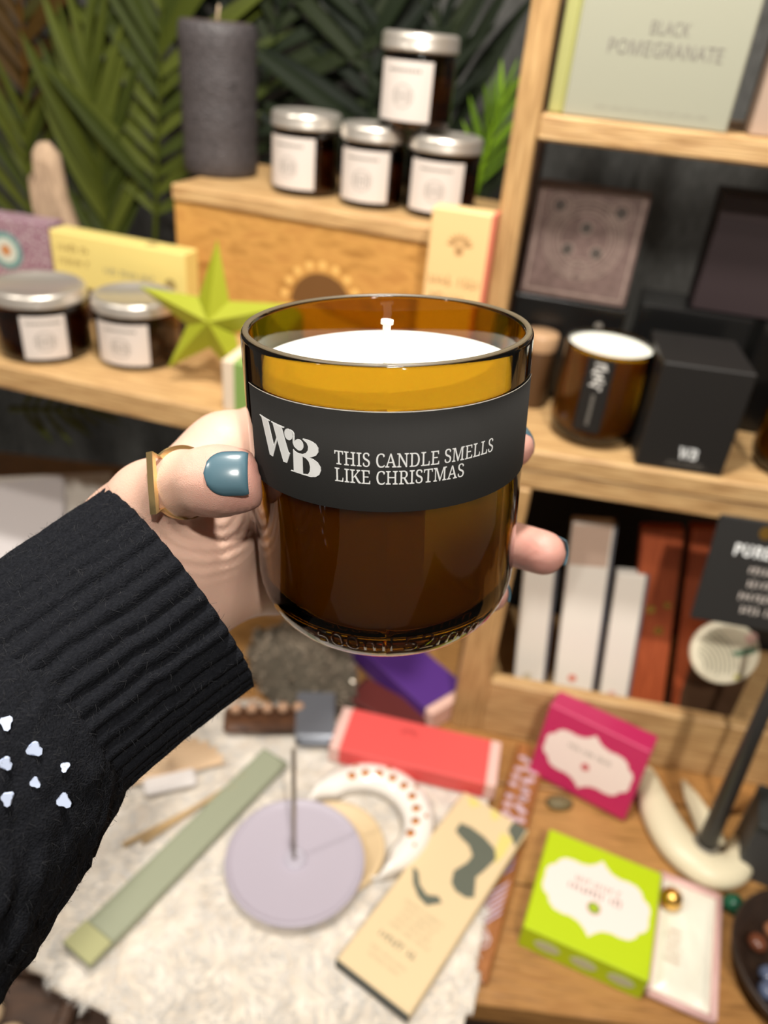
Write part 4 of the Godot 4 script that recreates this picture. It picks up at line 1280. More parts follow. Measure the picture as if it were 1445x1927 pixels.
	# slate block
	var sl := carton("slate_box", "dark grey box at the right edge behind the dark bowl", Vector3(0.06, 0.075, 0.05), Vector3(0.276, 0, -0.556), -0.1, mat(Color(0.24, 0.24, 0.24), 0.6))
	put(box_mesh(Vector3(0.0604, 0.012, 0.0504), 0.001), "lid", mat(Color(0.17, 0.18, 0.175), 0.6), sl, Transform3D(Basis(), Vector3(0, 0.0645, 0)))
	# bowl of stones
	var bo := thing("dark_bowl", "dark wooden bowl of tumbled stones at the lower right edge", "bowl", Vector3(0.300, 0.0, -0.447))
	st = new_st(true)
	add_lathe(st, pts([0, 0, 0.045, 0, 0.062, 0.008, 0.070, 0.022, 0.071, 0.026, 0.069, 0.0275, 0.066, 0.026, 0.058, 0.013, 0.044, 0.007, 0, 0.006]), 56)
	commit(st, "bowl_body", patterned([Color(0.13, 0.09, 0.07), Color(0.22, 0.16, 0.12)], 0.02, Vector3(8, 20, 8), 0.4, 81), bo)
	var stone_cols := [Color(0.42, 0.24, 0.16), Color(0.36, 0.40, 0.50), Color(0.62, 0.42, 0.30), Color(0.24, 0.18, 0.16), Color(0.60, 0.54, 0.50), Color(0.48, 0.30, 0.24)]
	var spots := [[-0.046, -0.012], [-0.038, 0.012], [-0.030, -0.030], [-0.024, 0.034], [-0.020, -0.006], [-0.012, 0.016], [-0.008, -0.026], [-0.042, 0.030], [0.004, 0.004], [-0.002, 0.042], [0.010, -0.016], [-0.031, 0.052], [0.016, 0.026], [-0.012, -0.046]]
	var where := ["near the bowl's left rim", "by the left rim, below its twin", "towards the back rim at left", "in the front left of the bowl", "at the middle left", "left of the bowl's centre", "behind the centre", "low at the front left rim", "at the centre", "at the front", "right of the centre at the back", "at the lowest front rim", "right of the centre in front", "at the back rim"]
	var cname := ["rust brown", "grey blue", "tan", "dark brown", "pale grey", "reddish brown"]
	for i in spots.size():
		st = new_st(true)
		var k := r.randf_range(0.85, 1.15)
		add_lathe(st, pts([0, -0.005 * k, 0.0055, -0.004 * k, 0.0092, 0.0, 0.0065, 0.0045 * k, 0, 0.006 * k]), 9)
		var sp := commit(st, "tumbled_stone", mat(stone_cols[i % 6], 0.25), self)
		var q: Array = spots[i]
		var rr := Vector2(q[0], q[1]).length()
		sp.position = bo.position + Vector3(q[0], 0.0125 + maxf(0.0, rr - 0.040) * 0.55, q[1])
		sp.rotation = Vector3(r.randf_range(-0.2, 0.2), r.randf() * 6.0, 0)
		tag(sp, "%s tumbled stone %s of the dark bowl" % [cname[i % 6], where[i]] if not where[i].contains("bowl") else "%s tumbled stone %s" % [cname[i % 6], where[i]], "stone", "stones in the dark bowl")
	# goods below the table's front edge at the lower left
	var bk := thing("wicker_tray", "dark brown tray with pale stones at the lower left corner", "tray", Vector3(-0.345, -0.032, -0.195), 0.2)
	put(box_mesh(Vector3(0.16, 0.012, 0.09), 0.004), "tray_floor", M.wood_dark, bk)
	put(box_mesh(Vector3(0.16, 0.026, 0.01), 0.003), "tray_rim", M.wood_dark, bk, Transform3D(Basis(), Vector3(0, 0, -0.045)))
	put(box_mesh(Vector3(0.012, 0.020, 0.09), 0.003), "tray_rim", M.wood_dark, bk, Transform3D(Basis(), Vector3(0.076, 0, 0)))
	put(box_mesh(Vector3(0.9, 0.02, 0.16), 0.003), "front_ledge", M.wood_dark, self, Transform3D(Basis(Vector3.UP, 0.215), Vector3(-0.36, -0.0525, -0.155)))
	tag(get_node("front_ledge"), "dark ledge board in front of the table at lower left", "board")
	for i in 2:
		st = new_st(true)
		add_lathe(st, pts([0, 0, 0.010, 0.001, 0.0145, 0.007, 0.010, 0.013, 0, 0.015]), 14)
		var o := commit(st, "pale_stone", mat(Color(0.74, 0.64, 0.52), 0.6), self)
		o.position = bk.position + Vector3(0.014 + i * 0.030, 0.0125, -0.012 + i * 0.010)
		tag(o, ["pale beige stone left in the lower left tray", "pale beige stone right in the lower left tray"][i], "stone", "pale stones in the tray")


# ------------------------------------------------------------------ plants
func leaf_mesh(length: float, width: float, bend: float) -> ArrayMesh:
	var st := new_st(true)
	var n := 7
	var prev := []
	for i in n + 1:
		var t := float(i) / n
		var w := width * pow(sin(PI * clampf(0.10 + 0.9 * t, 0, 1)), 0.7) * 0.5
		var y := length * t
		var z := -bend * t * t * length
		var row := [Vector3(-w, y, z + w * 0.45), Vector3(0, y, z), Vector3(w, y, z + w * 0.45)]
		if i > 0:
			for k in 2:
				quad(st, prev[k], prev[k + 1], row[k + 1], row[k], Vector3(0, 0, 1))
		prev = row
	return done(st)


func frond(label: String, base: Vector3, tip: Vector3, droop: float, count: int, leaf_len: float, spread: float, facing: Vector3, mats: Array, seed_: int, category := "palm frond") -> void:
	var r := RandomNumberGenerator.new()
	r.seed = seed_
	var f := thing("palm_frond", label, category, base, 0.0, "palm fronds behind the jars")
	var path := PackedVector3Array()
	var rad := PackedFloat32Array()
	var d := tip - base
	for i in 13:
		var t := i / 12.0
		path.append(d * t + Vector3(0, droop * sin(PI * t), 0))
		rad.append(lerpf(0.004, 0.0012, t))
	var st := new_st(true)
	add_tube(st, path, rad, 8)
	commit(st, "stem", mats[0], f)
	var leaves := [leaf_mesh(1.0, 0.115, 0.12), leaf_mesh(1.0, 0.095, 0.3), leaf_mesh(1.0, 0.10, 0.02)]
	for i in count:
		var t := lerpf(0.14, 0.98, float(i) / (count - 1))
		var p := d * t + Vector3(0, droop * sin(PI * t), 0)
		var along := (d + Vector3(0, droop * PI * cos(PI * t), 0)).normalized()
		var side := along.cross(facing).normalized()
		for s in [-1.0, 1.0]:
			var ang := lerpf(spread, spread * 0.35, t) + r.randf_range(-0.1, 0.1)
			var dirv: Vector3 = (along * cos(ang) + side * s * sin(ang) + facing * r.randf_range(-0.12, 0.22)).normalized()
			var l := leaf_len * (0.65 + 0.5 * sin(PI * clampf(t + 0.1, 0, 1))) * r.randf_range(0.88, 1.1)
			var nrm := (facing + along * 0.2).normalized()
			var x: Vector3 = dirv.cross(nrm).normalized()
			var z: Vector3 = x.cross(dirv).normalized()
			put(leaves[r.randi() % 3], "leaflet", mats[r.randi() % mats.size()], f, Transform3D(Basis(x * l, dirv * l, z * l), p))


func leaf_mat(c: Color) -> StandardMaterial3D:
	var m := mat(c, 0.6)
	m.metallic_specular = 0.25
	m.backlight_enabled = true
	m.backlight = Color(0.2, 0.2, 0.2)
	return m


func build_plants() -> void:
	var green := [leaf_mat(Color(0.235, 0.265, 0.07)), leaf_mat(Color(0.19, 0.225, 0.06)), leaf_mat(Color(0.28, 0.31, 0.10))]
	var deep := [leaf_mat(Color(0.09, 0.125, 0.06)), leaf_mat(Color(0.12, 0.15, 0.07)), leaf_mat(Color(0.07, 0.10, 0.06))]
	var brown := [leaf_mat(Color(0.30, 0.20, 0.05)), leaf_mat(Color(0.24, 0.17, 0.05)), leaf_mat(Color(0.19, 0.18, 0.05))]
	var lime := [leaf_mat(Color(0.42, 0.55, 0.10)), leaf_mat(Color(0.34, 0.46, 0.10))]
	var fwd := Vector3(0.2, 0.25, 0.95).normalized()
	frond("green palm frond fanning out left of the black pillar candle", Vector3(-0.60, 0.36, -0.95), Vector3(-0.56, 0.80, -0.97), 0.0, 17, 0.17, 1.05, fwd, green, 1)
	frond("green palm frond rising behind the pale yellow box", Vector3(-0.66, 0.30, -0.94), Vector3(-0.67, 0.60, -0.94), 0.02, 12, 0.15, 0.55, fwd, green, 2)
	frond("green palm frond at the far left edge", Vector3(-0.80, 0.30, -0.95), Vector3(-0.78, 0.52, -0.95), 0.02, 9, 0.13, 0.9, fwd, green, 3)
	frond("brown-gold dried palm frond in the upper left corner", Vector3(-0.80, 0.42, -0.97), Vector3(-0.76, 0.84, -0.98), 0.02, 15, 0.19, 0.95, fwd, brown, 4)
	frond("dried brown palm frond behind the driftwood", Vector3(-0.74, 0.42, -1.02), Vector3(-0.90, 0.86, -1.02), 0.05, 13, 0.19, 1.0, fwd, brown, 5)
	frond("dark palm frond right behind the black pillar candle", Vector3(-0.50, 0.42, -1.0), Vector3(-0.40, 0.84, -1.02), 0.0, 16, 0.18, 1.1, fwd, deep, 6)
	frond("dark palm frond behind the three jars", Vector3(-0.30, 0.42, -1.0), Vector3(-0.36, 0.80, -1.03), 0.02, 15, 0.17, 1.1, fwd, deep, 7)
	frond("dark palm frond behind the stacked jar", Vector3(-0.20, 0.40, -1.04), Vector3(-0.27, 0.74, -1.05), 0.0, 13, 0.15, 1.0, fwd, deep, 8)
	frond("dark palm frond high behind the pillar's top", Vector3(-0.66, 0.55, -1.04), Vector3(-0.46, 0.86, -1.06), 0.06, 14, 0.17, 1.0, fwd, deep, 9)
	frond("small bright green sprig between the jars and the shelf post", Vector3(-0.165, 0.50, -0.93), Vector3(-0.150, 0.605, -0.93), 0.0, 8, 0.055, 0.6, fwd, lime, 10, "sprig")
	frond("drooping green frond under the left bench", Vector3(-0.62, 0.25, -0.66), Vector3(-0.47, 0.295, -0.625), 0.0, 8, 0.05, 0.8, Vector3(0, 0.4, 0.9).normalized(), green, 11)


# ------------------------------------------------------------------ the held candle
const CX := Vector3(0.9524, 0.0804, -0.2942)
const CU := Vector3(-0.1020, 0.9931, -0.0586)
const RIM := Vector3(-0.0588, 0.5852, -0.2143)
const CR := 0.043
const CH := 0.0975


func bent(p: Vector3, y0: float) -> Vector3:
	# a point of a flat print (x across, y up from the rim, z proud) bent round the glass
	var a := p.x / CR
	var r := CR + p.z
	return Vector3(sin(a) * r, y0 + p.y, cos(a) * r)


func wrap_text(root: Node3D, called: String, s: String, x0: float, x1: float, base: float, cap: float, m: Material) -> void:
	var t := text_mesh(s, "Droid Serif", 500)
	var ref := text_mesh("H", "Droid Serif", 500).get_aabb()
	var bb := t.get_aabb()
	var arr := t.surface_get_arrays(0)
	var v: PackedVector3Array = arr[Mesh.ARRAY_VERTEX]
	var nn: PackedVector3Array = arr[Mesh.ARRAY_NORMAL]
	var kx := (x1 - x0) / bb.size.x
	var ky := cap / ref.size.y
	for i in v.size():
		var q := Vector3(x0 + (v[i].x - bb.position.x) * kx, (v[i].y - ref.position.y) * ky - base, 0.0003 + (v[i].z + 0.01) * 0.006)
		var a := q.x / CR
		nn[i] = Basis(Vector3.UP, a) * nn[i]
		v[i] = bent(q, CH)
	arr[Mesh.ARRAY_VERTEX] = v
	arr[Mesh.ARRAY_NORMAL] = nn
	arr[Mesh.ARRAY_TANGENT] = null
	var am := ArrayMesh.new()
	am.add_surface_from_arrays(Mesh.PRIMITIVE_TRIANGLES, arr)
	put(am, called, m, root)


func wrap_polys(root: Node3D, called: String, polys: Array, m: Material) -> void:
	var st := new_st()
	for p: PackedVector2Array in polys:
		var idx := Geometry2D.triangulate_polygon(p)
		for i in range(0, idx.size(), 3):
			var q := []
			for k in 3:
				var w := p[idx[i + k]]
				q.append(bent(Vector3(w.x * 0.001, -w.y * 0.001, 0.0005), CH))
			tri(st, q[0], q[1], q[2], Vector3(q[0].x, 0, q[0].z))
		for i in p.size():
			var a := p[i]
			var b := p[(i + 1) % p.size()]
			var a0 := bent(Vector3(a.x * 0.001, -a.y * 0.001, 0.0003), CH)
			var b0 := bent(Vector3(b.x * 0.001, -b.y * 0.001, 0.0003), CH)
			var a1 := bent(Vector3(a.x * 0.001, -a.y * 0.001, 0.0005), CH)
			var b1 := bent(Vector3(b.x * 0.001, -b.y * 0.001, 0.0005), CH)
			quad(st, a0, b0, b1, a1, Vector3(b.y - a.y, b.x - a.x, 0))
	commit(st, called, m, root)


func build_candle() -> void:
	var n := CX.cross(CU).normalized()
	var c := thing("held_candle", "large amber glass candle with a black wrap label held in the hand", "candle", RIM - CU * CH)
	c.basis = Basis(CX, CU, n).orthonormalized()
	amber_vessel(c, CR, CH, CH - 0.0123, 0.0136)
	# the cut rim, ground matt
	var lip := new_st(true)
	add_lathe(lip, pts([CR - 0.0006, CH - 0.0004, CR - 0.0008, CH + 0.0002, CR - 0.0021, CH + 0.0002, CR - 0.0023, CH - 0.0004]), 96)
	commit(lip, "ground_rim", mat(Color(0.36, 0.32, 0.25), 0.4), c)
	# the black paper band
	var st := new_st(true)
	var seg := 60
	var rr := CR + 0.0003
	for i in seg:
		var a := deg_to_rad(lerpf(-63.5, 76.0, float(i) / seg))
		var b := deg_to_rad(lerpf(-63.5, 76.0, float(i + 1) / seg))
		var y0 := CH - 0.0402
		var y1 := CH - 0.0117
		quad(st, Vector3(sin(a) * rr, y0, cos(a) * rr), Vector3(sin(a) * rr, y1, cos(a) * rr), Vector3(sin(b) * rr, y1, cos(b) * rr), Vector3(sin(b) * rr, y0, cos(b) * rr), Vector3(sin(a), 0, cos(a)))
		quad(st, Vector3(sin(a) * (rr - 0.0002), y1, cos(a) * (rr - 0.0002)), Vector3(sin(a) * rr, y1, cos(a) * rr), Vector3(sin(b) * rr, y1, cos(b) * rr), Vector3(sin(b) * (rr - 0.0002), y1, cos(b) * (rr - 0.0002)), Vector3.UP)
	var paper := patterned([Color(0.055, 0.053, 0.047), Color(0.10, 0.096, 0.086)], 0.25, Vector3(22, 22, 22), 0.8, 91, 0.006)
	var band := commit(st, "label_band", paper, c)
	# its light cut edge
	st = new_st(true)
	for i in seg:
		var a := deg_to_rad(lerpf(-63.5, 76.0, float(i) / seg))
		var b := deg_to_rad(lerpf(-63.5, 76.0, float(i + 1) / seg))
		var y0 := CH - 0.0118
		var y1 := CH - 0.01155
		var r1 := rr + 0.0001
		quad(st, Vector3(sin(a) * r1, y0, cos(a) * r1), Vector3(sin(a) * r1, y1, cos(a) * r1), Vector3(sin(b) * r1, y1, cos(b) * r1), Vector3(sin(b) * r1, y0, cos(b) * r1), Vector3(sin(a), 0, cos(a)))
	commit(st, "paper_edge", M.white, band)
	wrap_text(band, "lettering", "THIS CANDLE SMELLS", -0.0140, 0.0315, 0.02695, 0.0039, M.print_white)
	wrap_text(band, "lettering", "LIKE CHRISTMAS", -0.0140, 0.02145, 0.0319, 0.0039, M.print_white)
	var w1 := pts([-40.98, 18.99, -35.66, 19.30, -35.78, 19.52, -36.73, 19.52, -34.67, 26.37, -33.16, 23.49, -34.44, 19.66, -35.20, 19.54, -35.04, 19.32, -29.67, 19.60, -29.85, 19.88, -30.86, 19.90, -28.69, 26.59, -28.09, 26.84, -29.45, 30.03, -30.85, 30.00, -32.90, 24.02, -35.40, 29.86, -36.85, 29.73, -39.99, 19.42, -40.92, 19.19])
	var b1 := pts([-28.12, 31.97, -27.96, 31.70, -27.01, 31.78, -26.83, 25.25, -26.09, 25.78, -25.03, 26.05, -23.79, 25.95, -22.57, 25.38, -21.85, 24.45, -21.67, 23.37, -22.08, 22.42, -23.37, 21.58, -23.28, 21.37, -22.03, 21.38, -20.57, 21.61, -19.33, 22.19, -18.59, 23.23, -18.64, 24.42, -19.31, 25.43, -20.63, 26.17, -21.54, 26.48, -20.17, 26.77, -18.93, 27.45, -18.11, 28.66, -18.08, 29.71, -18.60, 30.95, -19.75, 31.79, -21.24, 32.11, -23.86, 32.06, -23.83, 31.84, -22.22, 31.58, -21.53, 30.56, -21.34, 29.15, -21.69, 27.71, -22.65, 26.86, -23.75, 26.63, -23.90, 32.06])
	var s1 := pts([-27.73, 20.01, -26.82, 20.36, -26.50, 21.02, -26.76, 22.12, -26.81, 23.33, -26.45, 24.29, -25.67, 24.85, -25.12, 24.69, -25.14, 24.46, -25.98, 24.02, -26.28, 23.20, -26.13, 21.38, -26.15, 20.65, -26.62, 20.02, -27.52, 19.71])
	wrap_polys(band, "monogram", [w1, b1, s1, circle(1.47, 24, Vector2(-28.3, 21.35), 1.62), circle(1.5, 24, Vector2(-24.75, 23.5), 1.62)], M.print_white)
	# capacity embossed on the curve of the base
	emboss(c, "500ml", -0.52, 0.0105)
	emboss(c, "52mm", 0.13, 0.0105)
	# knurling round the foot
	var foot := new_st(true)
	for k in 72:
		var a := TAU * k / 72
		add_lathe(foot, pts([0, 0.0, 0.0006, 0.0002, 0.0006, 0.0007, 0, 0.0010]), 6, false, Transform3D(Basis(), Vector3(sin(a) * 0.0285, -0.0002, cos(a) * 0.0285)))
	commit(foot, "knurled_foot", M.amber, c)


func emboss(root: Node3D, s: String, a0: float, y: float) -> void:
	# raised letters following the lower curve of the glass
	var t := text_mesh(s, "Droid Sans", 400)
	var bb := t.get_aabb()
	var arr := t.surface_get_arrays(0)
	var v: PackedVector3Array = arr[Mesh.ARRAY_VERTEX]
	var k := 0.0062 / bb.size.y
	for i in v.size():
		var el := deg_to_rad(-33.0) + (v[i].y - bb.position.y) * k / 0.0175
		var a := a0 + (v[i].x - bb.position.x) * k / 0.037
		var proud := (v[i].z + 0.01) / 0.02 * 0.0004 - 0.0001
		var r := CR - 0.0145 + cos(el) * (0.0145 + proud)
		v[i] = Vector3(sin(a) * r, 0.0195 + sin(el) * (0.0195 + proud), cos(a) * r)
	var st := SurfaceTool.new()
	arr[Mesh.ARRAY_VERTEX] = v
	arr[Mesh.ARRAY_NORMAL] = null
	arr[Mesh.ARRAY_TANGENT] = null
	var am := ArrayMesh.new()
	am.add_surface_from_arrays(Mesh.PRIMITIVE_TRIANGLES, arr)
	st.create_from(am, 0)
	st.generate_normals()
	put(st.commit(), "embossed_lettering", M.amber, root)


# ------------------------------------------------------------------ the hand and sleeve
const HB := Vector3(-0.1324, 0.4873, -0.1590)
const VIEW := Vector3(0.2069, 0.5340, 0.8198)
const VUP := Vector3(-0.2252, 0.8414, -0.4913)
const VRT := Vector3(0.9521, 0.0829, -0.2943)


func bones() -> Array:
	return [
		[Vector3(0.0000, 0.0169, -0.0281), Vector3(-0.0148, 0.0057, -0.0024), 0.0165, 0.0175, 0.020],
		[Vector3(0.0178, -0.0002, -0.0263), Vector3(0.0009, -0.0129, 0.0009), 0.0175, 0.0190, 0.020],
		[Vector3(-0.0027, 0.0205, -0.0298), Vector3(0.0164, 0.0400, -0.0595), 0.0145, 0.0115, 0.014],
		[Vector3(0.0164, 0.0400, -0.0595), Vector3(0.0221, 0.0366, -0.0928), 0.0115, 0.0110, 0.010],
		[Vector3(0.0032, 0.0142, -0.0320), Vector3(0.0268, 0.0117, -0.0827), 0.0150, 0.0120, 0.014],
		[Vector3(0.0123, 0.0058, -0.0313), Vector3(0.0311, -0.0043, -0.0734), 0.0155, 0.0120, 0.014],
		[Vector3(0.0189, -0.0002, -0.0327), Vector3(0.0353, -0.0166, -0.0640), 0.0140, 0.0120, 0.014],
		[Vector3(0.0102, 0.0168, -0.0257), Vector3(0.0088, 0.0337, -0.0254), 0.0165, 0.0115, 0.012],
		[Vector3(0.0102, 0.0168, -0.0257), Vector3(0.0236, 0.0205, -0.0364), 0.0165, 0.0130, 0.014],
		[Vector3(0.0097, 0.0330, -0.0288), Vector3(0.0203, 0.0361, -0.0555), 0.0105, 0.0095, 0.010],
		[Vector3(0.0079, 0.0363, -0.0257), Vector3(0.0214, 0.0478, -0.0219), 0.0112, 0.0092, 0.008],
		[Vector3(0.0214, 0.0478, -0.0219), Vector3(0.0335, 0.0541, -0.0175), 0.0092, 0.0093, 0.006],
		[Vector3(0.0335, 0.0541, -0.0175), Vector3(0.0396, 0.0557, -0.0177), 0.0093, 0.0091, 0.005],
		[Vector3(0.0392, 0.0573, -0.0186), Vector3(0.0439, 0.0583, -0.0216), 0.0076, 0.0054, 0.005],
		[Vector3(0.0401, 0.0542, -0.0167), Vector3(0.0454, 0.0528, -0.0184), 0.0076, 0.0054, 0.005],
		[Vector3(0.0221, 0.0366, -0.0928), Vector3(0.0582, 0.0402, -0.1239), 0.0108, 0.0092, 0.006],
		[Vector3(0.0582, 0.0402, -0.1239), Vector3(0.0960, 0.0463, -0.1215), 0.0092, 0.0084, 0.004],
		[Vector3(0.0960, 0.0463, -0.1215), Vector3(0.1142, 0.0489, -0.0924), 0.0084, 0.0076, 0.004],
		[Vector3(0.0268, 0.0117, -0.0827), Vector3(0.0682, 0.0020, -0.1100), 0.0112, 0.0095, 0.006],
		[Vector3(0.0682, 0.0020, -0.1100), Vector3(0.1078, 0.0051, -0.0988), 0.0095, 0.0088, 0.004],
		[Vector3(0.1078, 0.0051, -0.0988), Vector3(0.1329, 0.0138, -0.0828), 0.0088, 0.0083, 0.004],
		[Vector3(0.0311, -0.0043, -0.0734), Vector3(0.0717, -0.0153, -0.0960), 0.0110, 0.0092, 0.006],
		[Vector3(0.0717, -0.0153, -0.0960), Vector3(0.1025, -0.0099, -0.0877), 0.0092, 0.0086, 0.004],
		[Vector3(0.1025, -0.0099, -0.0877), Vector3(0.1172, -0.0014, -0.0714), 0.0086, 0.0074, 0.004],
		[Vector3(0.0353, -0.0166, -0.0640), Vector3(0.0661, -0.0249, -0.0798), 0.0103, 0.0080, 0.006],
		[Vector3(0.0661, -0.0249, -0.0798), Vector3(0.0919, -0.0171, -0.0730), 0.0080, 0.0070, 0.004]]


func hand_mesh() -> ArrayMesh:
	var bs := bones()
	var cell := 0.0016
	var lo := Vector3(9, 9, 9)
	var hi := -lo
	for b in bs:
		for k in 2:
			var rr: float = b[2 + k] + 0.006
			lo = lo.min(b[k] - Vector3(rr, rr, rr))
			hi = hi.max(b[k] + Vector3(rr, rr, rr))
	var nx := int((hi.x - lo.x) / cell) + 2
	var ny := int((hi.y - lo.y) / cell) + 2
	var nz := int((hi.z - lo.z) / cell) + 2
	var f := PackedFloat32Array()
	f.resize(nx * ny * nz)
	f.fill(1.0)
	for b in bs:
		var A: Vector3 = b[0]
		var B: Vector3 = b[1]
		var ra: float = b[2]
		var rb: float = b[3]
		var kk: float = b[4]
		var m := maxf(ra, rb) + 0.006 + kk * 0.5
		var p0 := ((A.min(B) - Vector3(m, m, m) - lo) / cell).max(Vector3.ZERO)
		var p1 := (A.max(B) + Vector3(m, m, m) - lo) / cell
		var ab := B - A
		var inv := 1.0 / maxf(ab.length_squared(), 1e-12)
		for z in range(int(p0.z), mini(int(p1.z) + 1, nz)):
			for y in range(int(p0.y), mini(int(p1.y) + 1, ny)):
				var at := (z * ny + y) * nx
				for x in range(int(p0.x), mini(int(p1.x) + 1, nx)):
					var pa := lo + Vector3(x, y, z) * cell - A
					var t := clampf(pa.dot(ab) * inv, 0.0, 1.0)
					var d := (pa - ab * t).length() - ra - (rb - ra) * t
					var o := f[at + x]
					var h := maxf(kk - absf(d - o), 0.0)
					f[at + x] = minf(d, o) - h * h * 0.25 / kk
	# flesh gives way where it touches the glass
	var c0 := RIM - CU * CH - HB
	var crease := Vector3(0.0282, 0.0464, -0.0313)
	for z in nz:
		for y in ny:
			for x in nx:
				var i := (z * ny + y) * nx + x
				if f[i] > 0.006 or f[i] < -0.012:
					continue
				var p := lo + Vector3(x, y, z) * cell
				var w := p - c0
				var s := w.dot(CU)
				if s > 0.0 and s < CH:
					var rad := (w - CU * s).length()
					f[i] = maxf(f[i], CR + 0.0006 - rad)
	# surface nets
	var vert := PackedInt32Array()
	vert.resize(nx * ny * nz)
	vert.fill(-1)
	var vs := PackedVector3Array()
	var off := [0, 1, nx, nx + 1, nx * ny, nx * ny + 1, nx * ny + nx, nx * ny + nx + 1]
	var cor := [Vector3(0, 0, 0), Vector3(1, 0, 0), Vector3(0, 1, 0), Vector3(1, 1, 0), Vector3(0, 0, 1), Vector3(1, 0, 1), Vector3(0, 1, 1), Vector3(1, 1, 1)]
	var edges := [[0, 1], [2, 3], [4, 5], [6, 7], [0, 2], [1, 3], [4, 6], [5, 7], [0, 4], [1, 5], [2, 6], [3, 7]]
	for z in nz - 1:
		for y in ny - 1:
			for x in nx - 1:
				var i := (z * ny + y) * nx + x
				var v0 := f[i]
				if v0 > 0.004 or v0 < -0.004:
					continue
				var neg := 0
				for k in 8:
					if f[i + off[k]] < 0.0:
						neg += 1
				if neg == 0 or neg == 8:
					continue
				var sum := Vector3.ZERO
				var cnt := 0
				for e in edges:
					var a := f[i + off[e[0]]]
					var b := f[i + off[e[1]]]
					if (a < 0.0) != (b < 0.0):
						sum += (cor[e[0]] as Vector3).lerp(cor[e[1]], a / (a - b))
						cnt += 1
				vert[i] = vs.size()
				vs.append(lo + (Vector3(x, y, z) + sum / cnt) * cell)
	# pull each vertex onto the surface is not needed: the net is smooth enough after two relaxations
	var idx := PackedInt32Array()
	for z in range(1, nz - 1):
		for y in range(1, ny - 1):
			for x in range(1, nx - 1):
				var i := (z * ny + y) * nx + x
				if vert[i] < 0:
					continue
				var inside := f[i] < 0.0
				for ax in 3:
					var st: int = [1, nx, nx * ny][ax]
					var o: bool = f[i + st] < 0.0
					if o == inside:
						continue
					var u: int = [nx, nx * ny, 1][ax]
					var w: int = [nx * ny, 1, nx][ax]
					var q := [vert[i], vert[i - u], vert[i - u - w], vert[i - w]]
					if q.min() < 0:
						continue
					if inside:
						idx.append_array(PackedInt32Array([q[0], q[2], q[1], q[0], q[3], q[2]]))
					else:
						idx.append_array(PackedInt32Array([q[0], q[1], q[2], q[0], q[2], q[3]]))
	# relax twice
	for pass_ in 2:
		var acc := PackedVector3Array()
		acc.resize(vs.size())
		var num := PackedInt32Array()
		num.resize(vs.size())
		for i in range(0, idx.size(), 3):
			for k in 3:
				var a := idx[i + k]
				var b := idx[i + (k + 1) % 3]
				acc[a] += vs[b]
				num[a] += 1
		for i in vs.size():
			if num[i] > 0:
				vs[i] = vs[i].lerp(acc[i] / num[i], 0.5)
	var nrm := PackedVector3Array()
	nrm.resize(vs.size())
	for i in range(0, idx.size(), 3):
		var nn := (vs[idx[i + 2]] - vs[idx[i]]).cross(vs[idx[i + 1]] - vs[idx[i]])
		for k in 3:
			nrm[idx[i + k]] += nn
	var col := PackedColorArray()
	var noise := FastNoiseLite.new()
	noise.frequency = 90.0
	noise.seed = 4
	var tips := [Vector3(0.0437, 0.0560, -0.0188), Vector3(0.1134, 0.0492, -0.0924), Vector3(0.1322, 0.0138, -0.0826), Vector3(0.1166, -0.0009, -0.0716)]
	for i in vs.size():
		var p := vs[i]
		nrm[i] = nrm[i].normalized()
		# the folds of skin round the root of the thumb
		var dc := p.distance_to(crease)
		var mask := clampf((dc - 0.012) / 0.004, 0.0, 1.0) * clampf((0.036 - dc) / 0.008, 0.0, 1.0) * clampf(((p - crease).dot(-VUP) - 0.0095) / 0.004, 0.0, 1.0)
		vs[i] = p + nrm[i] * (0.0004 * mask * sin(dc * 1700.0 + noise.get_noise_3dv(p) * 2.0))
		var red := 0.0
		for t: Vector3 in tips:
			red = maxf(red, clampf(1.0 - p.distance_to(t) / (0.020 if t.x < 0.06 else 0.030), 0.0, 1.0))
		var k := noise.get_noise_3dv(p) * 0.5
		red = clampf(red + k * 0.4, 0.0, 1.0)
		var c := Color(0.64, 0.41, 0.315).lerp(Color(0.50, 0.19, 0.17), red * 0.8)  # fingertip redness, deepened and widened to paint in shade on the far fingers
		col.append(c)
	for i in range(0, nrm.size()):
		nrm[i] = Vector3.ZERO
	for i in range(0, idx.size(), 3):
		var nn := (vs[idx[i + 2]] - vs[idx[i]]).cross(vs[idx[i + 1]] - vs[idx[i]])
		for k in 3:
			nrm[idx[i + k]] += nn
	for i in nrm.size():
		nrm[i] = nrm[i].normalized()
	var arr := []
	arr.resize(Mesh.ARRAY_MAX)
	arr[Mesh.ARRAY_VERTEX] = vs
	arr[Mesh.ARRAY_NORMAL] = nrm
	arr[Mesh.ARRAY_COLOR] = col
	arr[Mesh.ARRAY_INDEX] = idx
	var am := ArrayMesh.new()
	am.add_surface_from_arrays(Mesh.PRIMITIVE_TRIANGLES, arr)
	return am


